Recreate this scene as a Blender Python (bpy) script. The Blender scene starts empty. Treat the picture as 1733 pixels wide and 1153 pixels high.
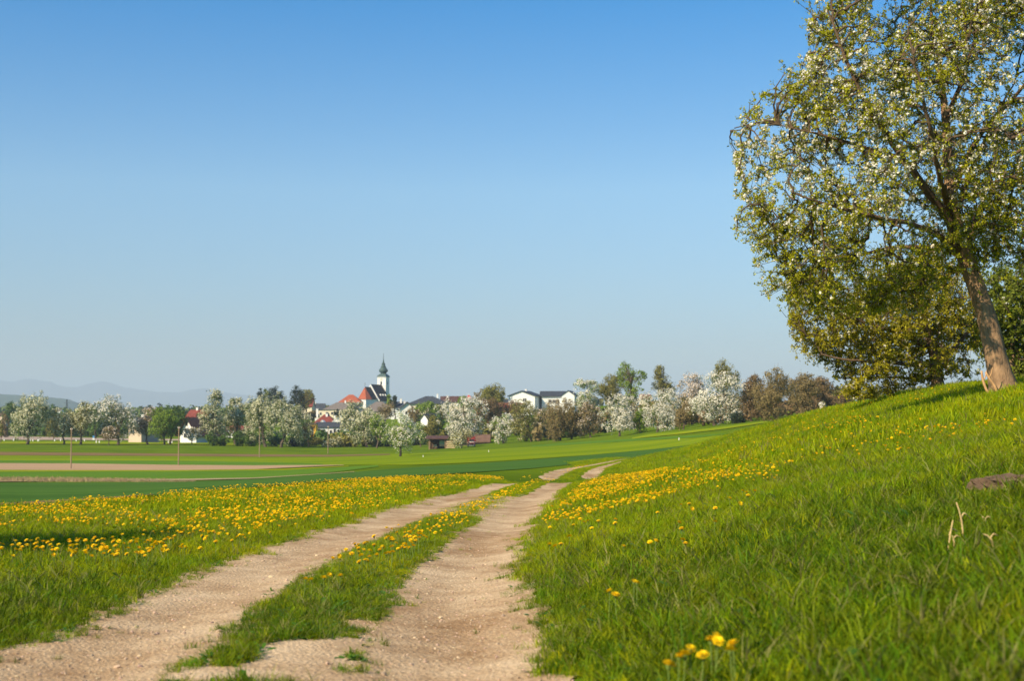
import bpy, math, random
import numpy as np
from mathutils import Vector, Matrix

# ------------------------------------------------------------------ camera, sky, sun, exposure
W0, H0, FPX, HORIZON = 1733.0, 1153.0, 2407.0, 700.0
CAM_H = 1.1
PITCH = math.atan((HORIZON - H0 / 2) / FPX)
scene = bpy.context.scene
col = scene.collection

cam_d = bpy.data.cameras.new('camera')
cam = bpy.data.objects.new('camera', cam_d)
col.objects.link(cam)
cam.location = (0, 0, CAM_H)
cam.rotation_euler = (math.pi / 2 + PITCH, 0, 0)
cam_d.sensor_width = 36.0
cam_d.lens = 36.0 * FPX / W0
cam_d.clip_start = 0.1
cam_d.clip_end = 60000
cam_d.dof.use_dof = True
cam_d.dof.focus_distance = 19.0
cam_d.dof.aperture_fstop = 3.4
scene.camera = cam

SUN_AZ = math.radians(48)      # angle to the left of straight behind the camera
SUN_EL = math.radians(37)
SUN_DIR = Vector((-math.sin(SUN_AZ) * math.cos(SUN_EL), -math.cos(SUN_AZ) * math.cos(SUN_EL), math.sin(SUN_EL)))

world = bpy.data.worlds.new('World')
scene.world = world
world.use_nodes = True
wn, wl = world.node_tree.nodes, world.node_tree.links
wn.clear()
w_out = wn.new('ShaderNodeOutputWorld')
w_bg = wn.new('ShaderNodeBackground')
w_sky = wn.new('ShaderNodeTexSky')
w_sky.sky_type = 'NISHITA'
w_sky.sun_disc = False
w_sky.sun_elevation = SUN_EL
w_sky.sun_rotation = math.atan2(SUN_DIR.x, SUN_DIR.y)
w_sky.altitude = 300
w_sky.air_density = 1.0
w_sky.dust_density = 0.6
w_sky.ozone_density = 2.0
w_geo = wn.new('ShaderNodeTexCoord')
w_sep = wn.new('ShaderNodeSeparateXYZ')
w_ramp = wn.new('ShaderNodeValToRGB')
w_mul = wn.new('ShaderNodeMixRGB')
w_mul.blend_type = 'MULTIPLY'
w_mul.inputs[0].default_value = 1.0
wl.new(w_geo.outputs['Generated'], w_sep.inputs[0])
wl.new(w_sep.outputs['Z'], w_ramp.inputs[0])
els = w_ramp.color_ramp.elements
els[0].position = 0.0
els[0].color = (0.54, 0.575, 0.645, 1)
els[1].position = 0.32
els[1].color = (0.0, 0.585, 0.96, 1)
e = els.new(0.05)
e.color = (0.505, 0.57, 0.655, 1)
e = els.new(0.156)
e.color = (0.585, 0.77, 0.845, 1)
wl.new(w_sky.outputs[0], w_mul.inputs[1])
wl.new(w_ramp.outputs[0], w_mul.inputs[2])
wl.new(w_mul.outputs[0], w_bg.inputs[0])
w_bg.inputs[1].default_value = 0.108
wl.new(w_bg.outputs[0], w_out.inputs[0])

sun_d = bpy.data.lights.new('sun', 'SUN')
sun_d.energy = 5.0
sun_d.angle = math.radians(0.5)
sun_d.color = (1.0, 0.84, 0.58)
sun = bpy.data.objects.new('sun', sun_d)
sun.rotation_euler = SUN_DIR.to_track_quat('Z', 'Y').to_euler()
sun.location = (-20, -20, 30)
col.objects.link(sun)

scene.view_settings.view_transform = 'Standard'
scene.view_settings.look = 'None'
scene.view_settings.gamma = 1.0
scene.view_settings.use_curve_mapping = False
scene.view_settings.exposure = 0.66
scene.render.engine = 'CYCLES'
scene.cycles.use_denoising = True
scene.cycles.max_bounces = 6
scene.cycles.diffuse_bounces = 3
scene.cycles.transmission_bounces = 3
scene.cycles.transparent_max_bounces = 8
scene.cycles.volume_bounces = 0
scene.cycles.caustics_reflective = False
scene.cycles.caustics_refractive = False

rng = np.random.default_rng(11)
random.seed(11)


# ------------------------------------------------------------------ picture to world
def ray(px, py):
    """direction with unit +Y component for photograph pixel(s)"""
    px = np.asarray(px, float)
    py = np.asarray(py, float)
    a = (px - W0 / 2) / FPX
    b = (H0 / 2 - py) / FPX
    c, s = math.cos(PITCH), math.sin(PITCH)
    y = c - b * s
    z = s + b * c
    return a / y, z / y


def at(px, py, Y):
    a, b = ray(px, py)
    return np.array([a * Y, Y, CAM_H + b * Y])


# ------------------------------------------------------------------ materials
MATS = {}


def mat(name, c1, c2=None, scale=4.0, rough=0.85, bump=0.0, trans=0.0, rand=0.0, detail=4.0, spec=0.2, bscale=None, c3=None, metallic=0.0, stretch=None, patch=None):
    if name in MATS:
        return MATS[name]
    m = bpy.data.materials.new(name)
    m.use_nodes = True
    N, L = m.node_tree.nodes, m.node_tree.links
    bs = N['Principled BSDF']
    out = N['Material Output']
    bs.inputs['Roughness'].default_value = rough
    bs.inputs['Metallic'].default_value = metallic
    bs.inputs['Specular IOR Level'].default_value = spec
    tc = N.new('ShaderNodeTexCoord')
    vec = tc.outputs['Object']
    if stretch:
        mp = N.new('ShaderNodeMapping')
        mp.inputs['Scale'].default_value = stretch
        L.new(vec, mp.inputs[0])
        vec = mp.outputs[0]
    c2 = c2 or tuple(v * 0.75 for v in c1)
    nz = N.new('ShaderNodeTexNoise')
    nz.inputs['Scale'].default_value = scale
    nz.inputs['Detail'].default_value = detail
    nz.inputs['Roughness'].default_value = 0.65
    L.new(vec, nz.inputs['Vector'])
    rp = N.new('ShaderNodeValToRGB')
    rp.color_ramp.elements[0].position = 0.32
    rp.color_ramp.elements[0].color = (*c2, 1)
    rp.color_ramp.elements[1].position = 0.68
    rp.color_ramp.elements[1].color = (*c1, 1)
    if c3:
        e3 = rp.color_ramp.elements.new(0.5)
        e3.color = (*c3, 1)
    L.new(nz.outputs['Fac'], rp.inputs[0])
    colr = rp.outputs[0]
    if rand:
        oi = N.new('ShaderNodeObjectInfo')
        mr = N.new('ShaderNodeMapRange')
        mr.inputs['To Min'].default_value = 1 - rand
        mr.inputs['To Max'].default_value = 1 + rand
        L.new(oi.outputs['Random'], mr.inputs['Value'])
        hs = N.new('ShaderNodeHueSaturation')
        L.new(mr.outputs[0], hs.inputs['Value'])
        mr2 = N.new('ShaderNodeMapRange')
        mr2.inputs['To Min'].default_value = 0.5 - rand * 0.10
        mr2.inputs['To Max'].default_value = 0.5 + rand * 0.07
        ml = N.new('ShaderNodeMath')
        ml.operation = 'MULTIPLY'
        ml.inputs[1].default_value = 7.31
        fr = N.new('ShaderNodeMath')
        fr.operation = 'FRACT'
        L.new(oi.outputs['Random'], ml.inputs[0])
        L.new(ml.outputs[0], fr.inputs[0])
        L.new(fr.outputs[0], mr2.inputs['Value'])
        L.new(mr2.outputs[0], hs.inputs['Hue'])
        L.new(colr, hs.inputs['Color'])
        colr = hs.outputs[0]
    if patch:
        ge = N.new('ShaderNodeNewGeometry')
        pn = N.new('ShaderNodeTexNoise')
        pn.inputs['Scale'].default_value = patch
        pn.inputs['Detail'].default_value = 4
        L.new(ge.outputs['Position'], pn.inputs['Vector'])
        pr = N.new('ShaderNodeValToRGB')
        pr.color_ramp.elements[0].position = 0.34
        pr.color_ramp.elements[0].color = (0.66, 0.78, 0.8, 1)
        pr.color_ramp.elements[1].position = 0.66
        pr.color_ramp.elements[1].color = (1.12, 1.02, 1.0, 1)
        pm = N.new('ShaderNodeMixRGB')
        pm.blend_type = 'MULTIPLY'
        pm.inputs[0].default_value = 1.0
        L.new(pn.outputs['Fac'], pr.inputs[0])
        L.new(colr, pm.inputs[1])
        L.new(pr.outputs[0], pm.inputs[2])
        colr = pm.outputs[0]
    L.new(colr, bs.inputs['Base Color'])
    if bump:
        n2 = N.new('ShaderNodeTexNoise')
        n2.inputs['Scale'].default_value = bscale or scale * 6
        n2.inputs['Detail'].default_value = 6
        L.new(vec, n2.inputs['Vector'])
        bp = N.new('ShaderNodeBump')
        bp.inputs['Strength'].default_value = min(1.0, bump)
        bp.inputs['Distance'].default_value = 0.02 if bump <= 1 else bump * 0.02
        L.new(n2.outputs['Fac'], bp.inputs['Height'])
        L.new(bp.outputs[0], bs.inputs['Normal'])
    if trans:
        tr = N.new('ShaderNodeBsdfTranslucent')
        L.new(colr, tr.inputs['Color'])
        mx = N.new('ShaderNodeMixShader')
        mx.inputs[0].default_value = trans
        L.new(bs.outputs[0], mx.inputs[1])
        L.new(tr.outputs[0], mx.inputs[2])
        L.new(mx.outputs[0], out.inputs['Surface'])
    MATS[name] = m
    return m


# ------------------------------------------------------------------ mesh helpers
def new_obj(name, me, parent=None, m=None):
    o = bpy.data.objects.new(name, me)
    col.objects.link(o)
    if parent is not None:
        o.parent = parent
    if m is not None:
        me.materials.append(m)
    return o


def mesh_np(name, V, quads=None, tris=None, smooth=False):
    V = np.asarray(V, np.float32).reshape(-1, 3)
    me = bpy.data.meshes.new(name)
    me.vertices.add(len(V))
    me.vertices.foreach_set('co', V.ravel())
    idx, starts, tot = [], [], []
    p = 0
    for arr, k in ((quads, 4), (tris, 3)):
        if arr is None or len(arr) == 0:
            continue
        arr = np.asarray(arr, np.int32).reshape(-1, k)
        idx.append(arr.ravel())
        starts.append(p + np.arange(len(arr)) * k)
        tot.append(np.full(len(arr), k))
        p += arr.size
    if idx:
        idx = np.concatenate(idx).astype(np.int32)
        starts = np.concatenate(starts).astype(np.int32)
        me.loops.add(len(idx))
        me.loops.foreach_set('vertex_index', idx)
        me.polygons.add(len(starts))
        me.polygons.foreach_set('loop_start', starts)
        me.polygons.foreach_set('use_smooth', np.full(len(starts), bool(smooth)))
    me.update(calc_edges=True)
    me.validate()
    return me


class MB:
    def __init__(self):
        self.v, self.f = [], []

    def add(self, vs, fs):
        n = len(self.v)
        self.v += [tuple(map(float, p)) for p in vs]
        self.f += [tuple(i + n for i in f) for f in fs]
        return self

    def box(self, x0, x1, y0, y1, z0, z1):
        return self.add([(x0, y0, z0), (x1, y0, z0), (x1, y1, z0), (x0, y1, z0), (x0, y0, z1), (x1, y0, z1), (x1, y1, z1), (x0, y1, z1)],
                        [(0, 3, 2, 1), (4, 5, 6, 7), (0, 1, 5, 4), (1, 2, 6, 5), (2, 3, 7, 6), (3, 0, 4, 7)])

    def tube(self, pts, rad, n=8, caps=True):
        pts = [Vector(p) for p in pts]
        rings = []
        ref = Vector((0.13, 0.97, 0.2)).normalized()
        for i, p in enumerate(pts):
            d = (pts[min(i + 1, len(pts) - 1)] - pts[max(i - 1, 0)])
            d = d.normalized() if d.length > 1e-9 else Vector((0, 0, 1))
            a = d.cross(ref)
            if a.length < 1e-3:
                a = d.cross(Vector((1, 0, 0)))
            a.normalize()
            b = d.cross(a)
            r = rad[i] if hasattr(rad, '__len__') else rad
            rings.append([p + (a * math.cos(2 * math.pi * k / n) + b * math.sin(2 * math.pi * k / n)) * r for k in range(n)])
        vs = [v for r in rings for v in r]
        fs = []
        for i in range(len(rings) - 1):
            for k in range(n):
                k2 = (k + 1) % n
                fs.append((i * n + k, (i + 1) * n + k, (i + 1) * n + k2, i * n + k2))
        if caps:
            fs.append(tuple(range(n)))
            fs.append(tuple(range((len(rings) - 1) * n, len(rings) * n))[::-1])
        return self.add(vs, fs)

    def lathe(self, prof, n=16, c=(0, 0, 0)):
        vs = [(c[0] + r * math.cos(2 * math.pi * k / n), c[1] + r * math.sin(2 * math.pi * k / n), c[2] + z) for r, z in prof for k in range(n)]
        fs = []
        for i in range(len(prof) - 1):
            for k in range(n):
                k2 = (k + 1) % n
                fs.append((i * n + k, i * n + k2, (i + 1) * n + k2, (i + 1) * n + k))
        fs.append(tuple(range(n))[::-1])
        fs.append(tuple(range((len(prof) - 1) * n, len(prof) * n)))
        return self.add(vs, fs)

    def build(self, name, m, parent=None, smooth=False):
        me = bpy.data.meshes.new(name)
        me.from_pydata(self.v, [], self.f)
        me.update()
        if smooth:
            me.polygons.foreach_set('use_smooth', np.full(len(me.polygons), True))
        return new_obj(name, me, parent, m)


def tag(o, label=None, cat=None, group=None, kind=None):
    if label:
        o['label'] = label
    if cat:
        o['category'] = cat
    if group:
        o['group'] = group
    if kind:
        o['kind'] = kind
    return o


def empty(name, loc, rz=0.0):
    o = bpy.data.objects.new(name, None)
    o.empty_display_size = 0.2
    o.location = tuple(float(v) for v in loc)
    o.rotation_euler = (0, 0, rz)
    col.objects.link(o)
    return o


# ------------------------------------------------------------------ terrain
def track_plane(Y):
    return 0.05 - 0.0255 * np.asarray(Y, float)


TY = np.array([0., 4, 7.46, 8.76, 10.6, 13.4, 18.2, 25.6, 36.8, 47, 66, 77, 92, 110, 140])
TR = np.array([-0.25, -0.30, -0.355, -0.39, -0.43, -0.44, -0.22, 0.165, 0.91, 1.73, 3.45, 4.75, 7.5, 11.5, 19])
TL = TR - 1.74
_yy = np.linspace(0, 140, 1401)
_rr = np.interp(_yy, TY, TR)
_k = np.ones(41) / 41
_rr = np.convolve(np.pad(_rr, 20, mode='edge'), _k, mode='valid')


def rut_right(Y):
    return np.interp(Y, _yy, _rr)


def rut_left(Y):
    return rut_right(Y) - 1.74


CTRL = []          # (x, y, z)


def cp(px, py, Y):
    CTRL.append(tuple(at(px, py, Y)))


def cw(x, y, z):
    CTRL.append((x, y, z))


for Y in (1.0, 2.5, 4.5, 6.5, 9, 13, 18, 25, 33, 40, 46.5):
    xl, xr = float(rut_left(Y)), float(rut_right(Y))
    p = float(track_plane(Y))
    cw(xl, Y, p)
    cw(xr + 0.4, Y, p)
    if Y < 46:
        cw(min(-0.22 * Y, xl - 1), Y, p - 0.02)
        cw(-0.42 * Y - 1.0, Y, p - 0.03)
    if Y < 36:
        for k in (0.18, 0.36, 0.62):
            x = k * Y + 0.3
            if x > xr + 0.8:
                cw(x, Y, p + (0.21 if Y < 20 else 0.235) * (x - xr - 0.5))
# meadow edge, left of the track
for (px, py, Y) in ((0, 868, 26), (150, 856, 29.5), (300, 844, 33), (430, 832, 39), (560, 820, 47), (700, 812, 54), (800, 807, 58)):
    cp(px, py, Y)
# dip behind the track's crest, and its far piece
cp(985, 840, 56); cp(900, 833, 56); cp(1040, 838, 58)
cp(930, 806, 66); cp(970, 795, 76); cp(1030, 788, 82); cp(1065, 780, 92)
# hill: tree foot and crest
cp(1700, 668, 30)
cp(1733, 651, 38); cp(1850, 628, 38); cp(1600, 659, 43); cp(1500, 678, 50); cp(1400, 698, 58); cp(1300, 722, 66); cp(1200, 750, 72); cp(1130, 770, 80)
cp(1400, 730, 40); cp(1300, 760, 40); cp(1200, 790, 40)
cp(1733, 662, 55); cp(1600, 674, 65); cp(1500, 688, 75); cp(1400, 710, 85); cp(1300, 734, 95)
cp(1733, 680, 90); cp(1900, 660, 60)
# crop fields falling away
for t in ((0, 850, 36), (0, 838, 52), (0, 816, 110), (0, 800, 190), (0, 793, 215), (0, 771, 300), (0, 752, 400), (0, 741, 560),
          (300, 830, 50), (300, 816, 105), (300, 800, 180), (300, 789, 235), (300, 771, 305), (300, 754, 400), (300, 742, 560),
          (560, 808, 68), (560, 800, 105), (560, 786, 200), (560, 773, 300), (560, 760, 380), (560, 746, 480),
          (760, 796, 85), (760, 785, 130), (760, 774, 210), (760, 764, 300), (760, 756, 370), (700, 745, 450),
          (900, 791, 95), (900, 780, 130), (900, 767, 190), (900, 755, 290), (900, 744, 360),
          (1000, 781, 105), (1000, 766, 160), (1000, 752, 250), (1000, 742, 310), (1000, 727, 400),
          (1100, 770, 115), (1100, 758, 160), (1100, 744, 220), (1100, 733, 280), (1100, 715, 380),
          (1210, 740, 150), (1210, 721, 240), (1210, 706, 340), (1330, 718, 170), (1330, 708, 250), (1330, 695, 360),
          (1500, 700, 170), (1500, 690, 300), (1733, 690, 170), (1733, 680, 300), (1900, 690, 170),
          (560, 715, 650), (650, 701, 900), (480, 715, 650), (300, 722, 900), (0, 722, 900), (850, 735, 440), (930, 700, 560), (930, 690, 900),
          (760, 700, 660), (1210, 690, 560), (1500, 680, 600), (1733, 680, 600),
          (0, 713, 1500), (300, 713, 1500), (600, 700, 1500), (1000, 690, 1500), (1733, 685, 1500),
          (0, 705, 4000), (600, 704, 4000), (1200, 698, 4000), (1733, 696, 4000),
          (0, 701, 16000), (866, 701, 16000), (1733, 700.5, 16000)):
    cp(*t)
for r in (2, 10, 50, 300, 3000, 16000):
    for th in (-2.6, -1.8, -1.1, 1.1, 1.8, 2.6):
        slope = 0.03 * math.sin(th) * (1 if r < 100 else 100.0 / r) * (3.0 if th > 0 and r < 60 else 1)
        cw(r * math.sin(th), r * math.cos(th), r * slope * 0.8)

CTRL = np.array(CTRL)
KTH = 3.5


def _tp(x, y):
    return np.stack([np.arctan2(x, y) * KTH, np.log(np.maximum(np.hypot(x, y), 0.3))], -1)


_P = _tp(CTRL[:, 0], CTRL[:, 1])
_Q = CTRL[:, 2] / np.hypot(CTRL[:, 0], CTRL[:, 1])


def _phi(A, B):
    d2 = ((A[:, None, :] - B[None, :, :]) ** 2).sum(-1)
    return 0.5 * d2 * np.log(d2 + 1e-12)


_n = len(_P)
_A = np.zeros((_n + 3, _n + 3))
_A[:_n, :_n] = _phi(_P, _P) + np.eye(_n) * 2e-3
_A[:_n, _n] = 1
_A[:_n, _n + 1:] = _P
_A[_n:, :_n] = _A[:_n, _n:].T
_wts = np.linalg.solve(_A, np.concatenate([_Q, np.zeros(3)]))

TH = np.concatenate([np.linspace(-math.pi, -0.50, 42)[:-1], np.linspace(-0.50, 0.50, 420), np.linspace(0.50, math.pi, 42)[1:]])
LR = np.concatenate([np.linspace(math.log(0.3), math.log(3.5), 16)[:-1], np.linspace(math.log(3.5), math.log(120), 330)[:-1], np.linspace(math.log(120), math.log(22000), 210)])


def _eval_q(th, lr):
    out = np.empty(len(th))
    X = np.stack([th * KTH, lr], -1)
    for i in range(0, len(th), 20000):
        x = X[i:i + 20000]
        out[i:i + 20000] = _phi(x, _P) @ _wts[:_n] + _wts[_n] + x @ _wts[_n + 1:]
    return out


# evaluate the spline on a coarser grid, then refine bilinearly
_cth = np.concatenate([np.linspace(-math.pi, -0.50, 22)[:-1], np.linspace(-0.50, 0.50, 121), np.linspace(0.50, math.pi, 22)[1:]])
_clr = np.linspace(math.log(0.3), math.log(22000), 220)
_g = _eval_q(np.repeat(_cth, len(_clr)), np.tile(_clr, len(_cth))).reshape(len(_cth), len(_clr))
_fade = np.clip((np.abs(_cth) - 2.0) / 0.6, 0, 1)[:, None]
_g = _g * (1 - _fade)


def _bil(gx, gy, G, x, y):
    i = np.clip(np.searchsorted(gx, x) - 1, 0, len(gx) - 2)
    j = np.clip(np.searchsorted(gy, y) - 1, 0, len(gy) - 2)
    fx = np.clip((x - gx[i]) / (gx[i + 1] - gx[i]), 0, 1)
    fy = np.clip((y - gy[j]) / (gy[j + 1] - gy[j]), 0, 1)
    return (G[i, j] * (1 - fx) + G[i + 1, j] * fx) * (1 - fy) + (G[i, j + 1] * (1 - fx) + G[i + 1, j + 1] * fx) * fy


_wave = [(rng.uniform(-1, 1), rng.uniform(-1, 1), rng.uniform(0, 6.28)) for _ in range(14)]


def wob(x, y, f):
    """smooth value noise from a few sine waves, about -1..1"""
    s = 0
    for k, (a, b, ph) in enumerate(_wave):
        g = f * (0.6 + 0.22 * k)
        s = s + np.sin((a * x + b * y) * g + ph + 1.7 * np.sin((b * x - a * y) * g * 0.6 + ph * 2))
    return s / 5.0


def _height_raw(x, y):
    th = np.arctan2(x, y)
    r = np.maximum(np.hypot(x, y), 0.3)
    z = _bil(_cth, _clr, _g, th, np.log(r)) * r
    near = np.clip((r - 1.5) / 3, 0, 1) * np.clip((90 - r) / 40, 0, 1)
    hill = np.clip((x - rut_right(y) - 0.8) / 2, 0, 1)
    z = z + near * (0.012 + 0.03 * hill) * wob(x, y, 1.1)
    ok = (y > 0) & (y < 110)
    d1 = np.abs(x - rut_right(np.clip(y, 0, 140)))
    d2 = np.abs(x - rut_left(np.clip(y, 0, 140)))
    rut = np.exp(-(np.minimum(d1, d2) / 0.38) ** 2)
    z = z - np.where(ok, 0.045 * rut, 0)
    return z


_GT = _height_raw(*(lambda t, l: (np.exp(l) * np.sin(t), np.exp(l) * np.cos(t)))(*np.meshgrid(TH, LR, indexing='ij')))


def ground_z(x, y):
    x = np.asarray(x, float)
    y = np.asarray(y, float)
    return _bil(TH, LR, _GT, np.arctan2(x, y), np.log(np.maximum(np.hypot(x, y), 0.3)))


_STEPS = np.exp(np.linspace(math.log(2.5), math.log(6000), 900))


def cast(px, py):
    """where the line of sight through photograph pixels meets the ground"""
    px, py = np.broadcast_arrays(np.asarray(px, float), np.asarray(py, float))
    a, b = ray(px.ravel(), py.ravel())
    best = np.full(a.shape, np.nan)
    prev = None
    for k in range(len(_STEPS)):
        Y = _STEPS[k]
        d = CAM_H + b * Y - ground_z(a * Y, np.full(a.shape, Y))
        if prev is not None:
            hit = np.isnan(best) & (d <= 0)
            t = prev / np.maximum(prev - d, 1e-9)
            best = np.where(hit, _STEPS[k - 1] + np.clip(t, 0, 1) * (Y - _STEPS[k - 1]), best)
        prev = np.maximum(d, 0)
    best = np.where(np.isnan(best), 6000, best)
    X = a * best
    return np.stack([X, best, ground_z(X, best)], -1).reshape(px.shape + (3,))


# ------------------------------------------------------------------ ground sheet
tt, ll = np.meshgrid(TH, LR, indexing='ij')
GV = np.stack([np.exp(ll) * np.sin(tt), np.exp(ll) * np.cos(tt), _GT], -1).reshape(-1, 3)
na, nb = len(TH), len(LR)
ii, jj = np.meshgrid(np.arange(na - 1), np.arange(nb - 1), indexing='ij')
a0 = (ii * nb + jj).ravel()
GQ = np.stack([a0, a0 + 1, a0 + nb + 1, a0 + nb], -1)
m_ground = mat('meadow_ground', (0.13, 0.185, 0.010), (0.07, 0.12, 0.010), scale=0.09, rough=0.95, spec=0.0, bump=0.6, bscale=30, c3=(0.10, 0.155, 0.010), detail=8)
ground = new_obj('ground', mesh_np('ground', GV, GQ[:, ::-1], smooth=True), None, m_ground)
tag(ground, 'green meadow ground rolling from the near hillside to the far plain', 'ground', kind='structure')


def sheet(name, spec, m, label, lift=0.03, nrow=8, step=6):
    """field strip following the ground; spec = list of (px, py_far, py_near)"""
    spec = np.array(spec, float)
    xs = np.arange(spec[0, 0], spec[-1, 0] + step, step)
    xs[-1] = spec[-1, 0]
    far = np.interp(xs, spec[:, 0], spec[:, 1])
    nea = np.interp(xs, spec[:, 0], spec[:, 2])
    wv = np.interp(xs, [spec[0, 0], spec[-1, 0]], [0, 1])
    PY = far[:, None] + (nea - far)[:, None] * np.linspace(0, 1, nrow)[None]
    P = cast(np.repeat(xs[:, None], nrow, 1), PY)
    P[..., 2] += lift
    n = len(xs)
    i, j = np.meshgrid(np.arange(n - 1), np.arange(nrow - 1), indexing='ij')
    a = (i * nrow + j).ravel()
    q = np.stack([a, a + 1, a + nrow + 1, a + nrow], -1)
    o = new_obj(name, mesh_np(name, P.reshape(-1, 3), q, smooth=True), None, m)
    return tag(o, label, 'field', kind='structure')


m_crop = mat('winter_wheat', (0.072, 0.145, 0.030), (0.046, 0.105, 0.024), scale=0.25, rough=0.9, spec=0.0, bump=0.8, bscale=8, detail=8, stretch=(0.18, 1, 1))
m_crop2 = mat('young_wheat', (0.105, 0.20, 0.025), (0.075, 0.155, 0.02), scale=0.15, rough=0.9, spec=0.0, bump=0.8, bscale=8, detail=8, stretch=(0.18, 1, 1))
m_bright = mat('bright_grass', (0.205, 0.255, 0.012), (0.105, 0.175, 0.010), scale=0.05, rough=0.9, spec=0.0, bump=0.8, bscale=6, detail=8, stretch=(0.18, 1, 1))
m_yellow = mat('flowering_grass', (0.30, 0.30, 0.012), (0.11, 0.20, 0.012), scale=0.35, rough=0.9, spec=0.0, bump=0.6, bscale=6, detail=8, stretch=(0.18, 1, 1))
m_soil = mat('bare_soil', (0.44, 0.30, 0.18), (0.33, 0.215, 0.125), scale=0.3, rough=0.95, spec=0.0, bump=0.8, bscale=4, detail=8, stretch=(0.18, 1, 1))
m_soil_d = mat('ploughed_soil', (0.24, 0.15, 0.075), (0.15, 0.105, 0.05), scale=0.5, rough=0.95, spec=0.0, bump=0.8, bscale=4, detail=8, stretch=(0.18, 1, 1))
m_road = mat('far_road', (0.42, 0.31, 0.23), (0.33, 0.24, 0.18), scale=0.5, rough=0.9)

sheet('crop_field', [(-120, 822, 872), (0, 818, 861), (150, 818, 850), (300, 817, 838), (430, 812, 826.5), (560, 803, 815.5), (700, 792, 806.5), (800, 786, 801), (900, 779, 794), (1000, 771, 784), (1100, 762, 773), (1165, 755, 760)],
      m_crop, 'dark green young wheat field falling away behind the dandelion meadow', 0.03, 12)
sheet('verge', [(-100, 811, 816), (0, 811, 817), (90, 811, 816), (300, 812, 815), (430, 810.5, 812), (600, 800, 800.8)], mat('dry_verge', (0.42, 0.31, 0.17), (0.20, 0.18, 0.06), scale=0.6, rough=0.95, bump=0.6), 'strip of dry brownish grass between the green crops at left', 0.06, 3)
sheet('crop_field', [(-100, 799, 811.5), (0, 799, 811.5), (300, 798, 812.5), (430, 797, 810.5), (560, 793, 801), (640, 788, 791)], m_crop2, 'narrow dark green crop strip in front of the beige field', 0.04, 5)
sheet('soil_strip', [(-100, 862, 873), (0, 856, 866), (90, 850.5, 857), (160, 846.5, 849), (260, 840, 841)], m_soil_d, 'brown soil edge between dandelion meadow and dark wheat at left', 0.05, 3)
sheet('field_margin', [(-100, 795.5, 799.5), (0, 795.5, 799.5), (300, 796, 799), (480, 795, 797), (590, 789.5, 791)], m_yellow, 'thin yellow flowering margin along the beige field', 0.06, 3)
sheet('beige_field', [(-100, 785, 796.5), (0, 785, 796.5), (120, 785.5, 797), (300, 788, 797), (430, 789, 795.5), (540, 788.5, 790.5), (582, 788.3, 789)], m_soil, 'bare beige soil field crossing the plain at left', 0.08, 5)
sheet('crop_field', [(-100, 780, 786), (0, 780, 786), (300, 781, 788.5), (430, 783, 789.5), (545, 786, 788)], m_crop2, 'dark green strip just beyond the beige field', 0.06, 4)
sheet('grass_field', [(-100, 770, 781), (0, 770, 781), (300, 772, 782), (430, 773, 784), (560, 772, 788), (700, 768, 788), (800, 763, 784), (900, 757, 778), (1000, 750, 771), (1100, 743, 762), (1190, 738, 752), (1250, 733, 735)],
      m_bright, 'bright yellow green grass field running up towards the orchard', 0.04, 10)
sheet('soil_strip', [(-100, 765.5, 771.5), (0, 766, 771.5), (300, 769, 773), (430, 770, 774), (560, 771, 774), (660, 769.5, 771)], m_soil_d, 'thin brown ploughed strip in front of the left orchard', 0.10, 3)
sheet('crop_field', [(900, 755, 757.5), (1000, 748, 751.5), (1100, 742, 746), (1190, 737.5, 741), (1240, 734, 735)], m_crop2, 'thin dull green band crossing below the orchard at right', 0.08, 3)
sheet('flower_strip', [(-100, 748, 752), (0, 748, 752), (100, 748, 752), (300, 750, 753.5), (420, 752, 755)], m_yellow, 'yellow flowering strip under the left orchard trees', 0.10, 3)
sheet('flower_strip', [(1070, 742, 744), (1100, 736, 741), (1160, 731, 735), (1230, 723, 727), (1300, 714, 716)], m_yellow, 'yellow flowering strip under the white trees at right', 0.10, 3)
sheet('road', [(-100, 738.5, 745), (0, 738.5, 745), (60, 740, 745.5), (130, 741.5, 745.5), (330, 744.5, 746.5)], m_road, 'pale road on the plain behind the left orchard', 0.10, 3)

# ------------------------------------------------------------------ dirt track
m_dirt = bpy.data.materials.new('dirt')
m_dirt.use_nodes = True
_N, _L = m_dirt.node_tree.nodes, m_dirt.node_tree.links
_bs = _N['Principled BSDF']
_bs.inputs['Roughness'].default_value = 0.95
_bs.inputs['Specular IOR Level'].default_value = 0.1
_tc = _N.new('ShaderNodeTexCoord')
_n1 = _N.new('ShaderNodeTexNoise'); _n1.inputs['Scale'].default_value = 1.3; _n1.inputs['Detail'].default_value = 10; _n1.inputs['Roughness'].default_value = 0.75
_n2 = _N.new('ShaderNodeTexNoise'); _n2.inputs['Scale'].default_value = 45; _n2.inputs['Detail'].default_value = 5
_vo = _N.new('ShaderNodeTexVoronoi'); _vo.inputs['Scale'].default_value = 38
for _n in (_n1, _n2, _vo):
    _L.new(_tc.outputs['Object'], _n.inputs['Vector'])
_r1 = _N.new('ShaderNodeValToRGB')
_r1.color_ramp.elements[0].position = 0.33; _r1.color_ramp.elements[0].color = (0.40, 0.26, 0.14, 1)
_r1.color_ramp.elements[1].position = 0.62; _r1.color_ramp.elements[1].color = (0.68, 0.515, 0.33, 1)
_r2 = _N.new('ShaderNodeValToRGB')
_r2.color_ramp.elements[0].position = 0.30; _r2.color_ramp.elements[0].color = (0.62, 0.58, 0.54, 1)
_r2.color_ramp.elements[1].position = 0.70; _r2.color_ramp.elements[1].color = (1.12, 1.10, 1.08, 1)
_mm = _N.new('ShaderNodeMixRGB'); _mm.blend_type = 'MULTIPLY'; _mm.inputs[0].default_value = 1.0
_L.new(_n1.outputs['Fac'], _r1.inputs[0]); _L.new(_n2.outputs['Fac'], _r2.inputs[0])
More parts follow.
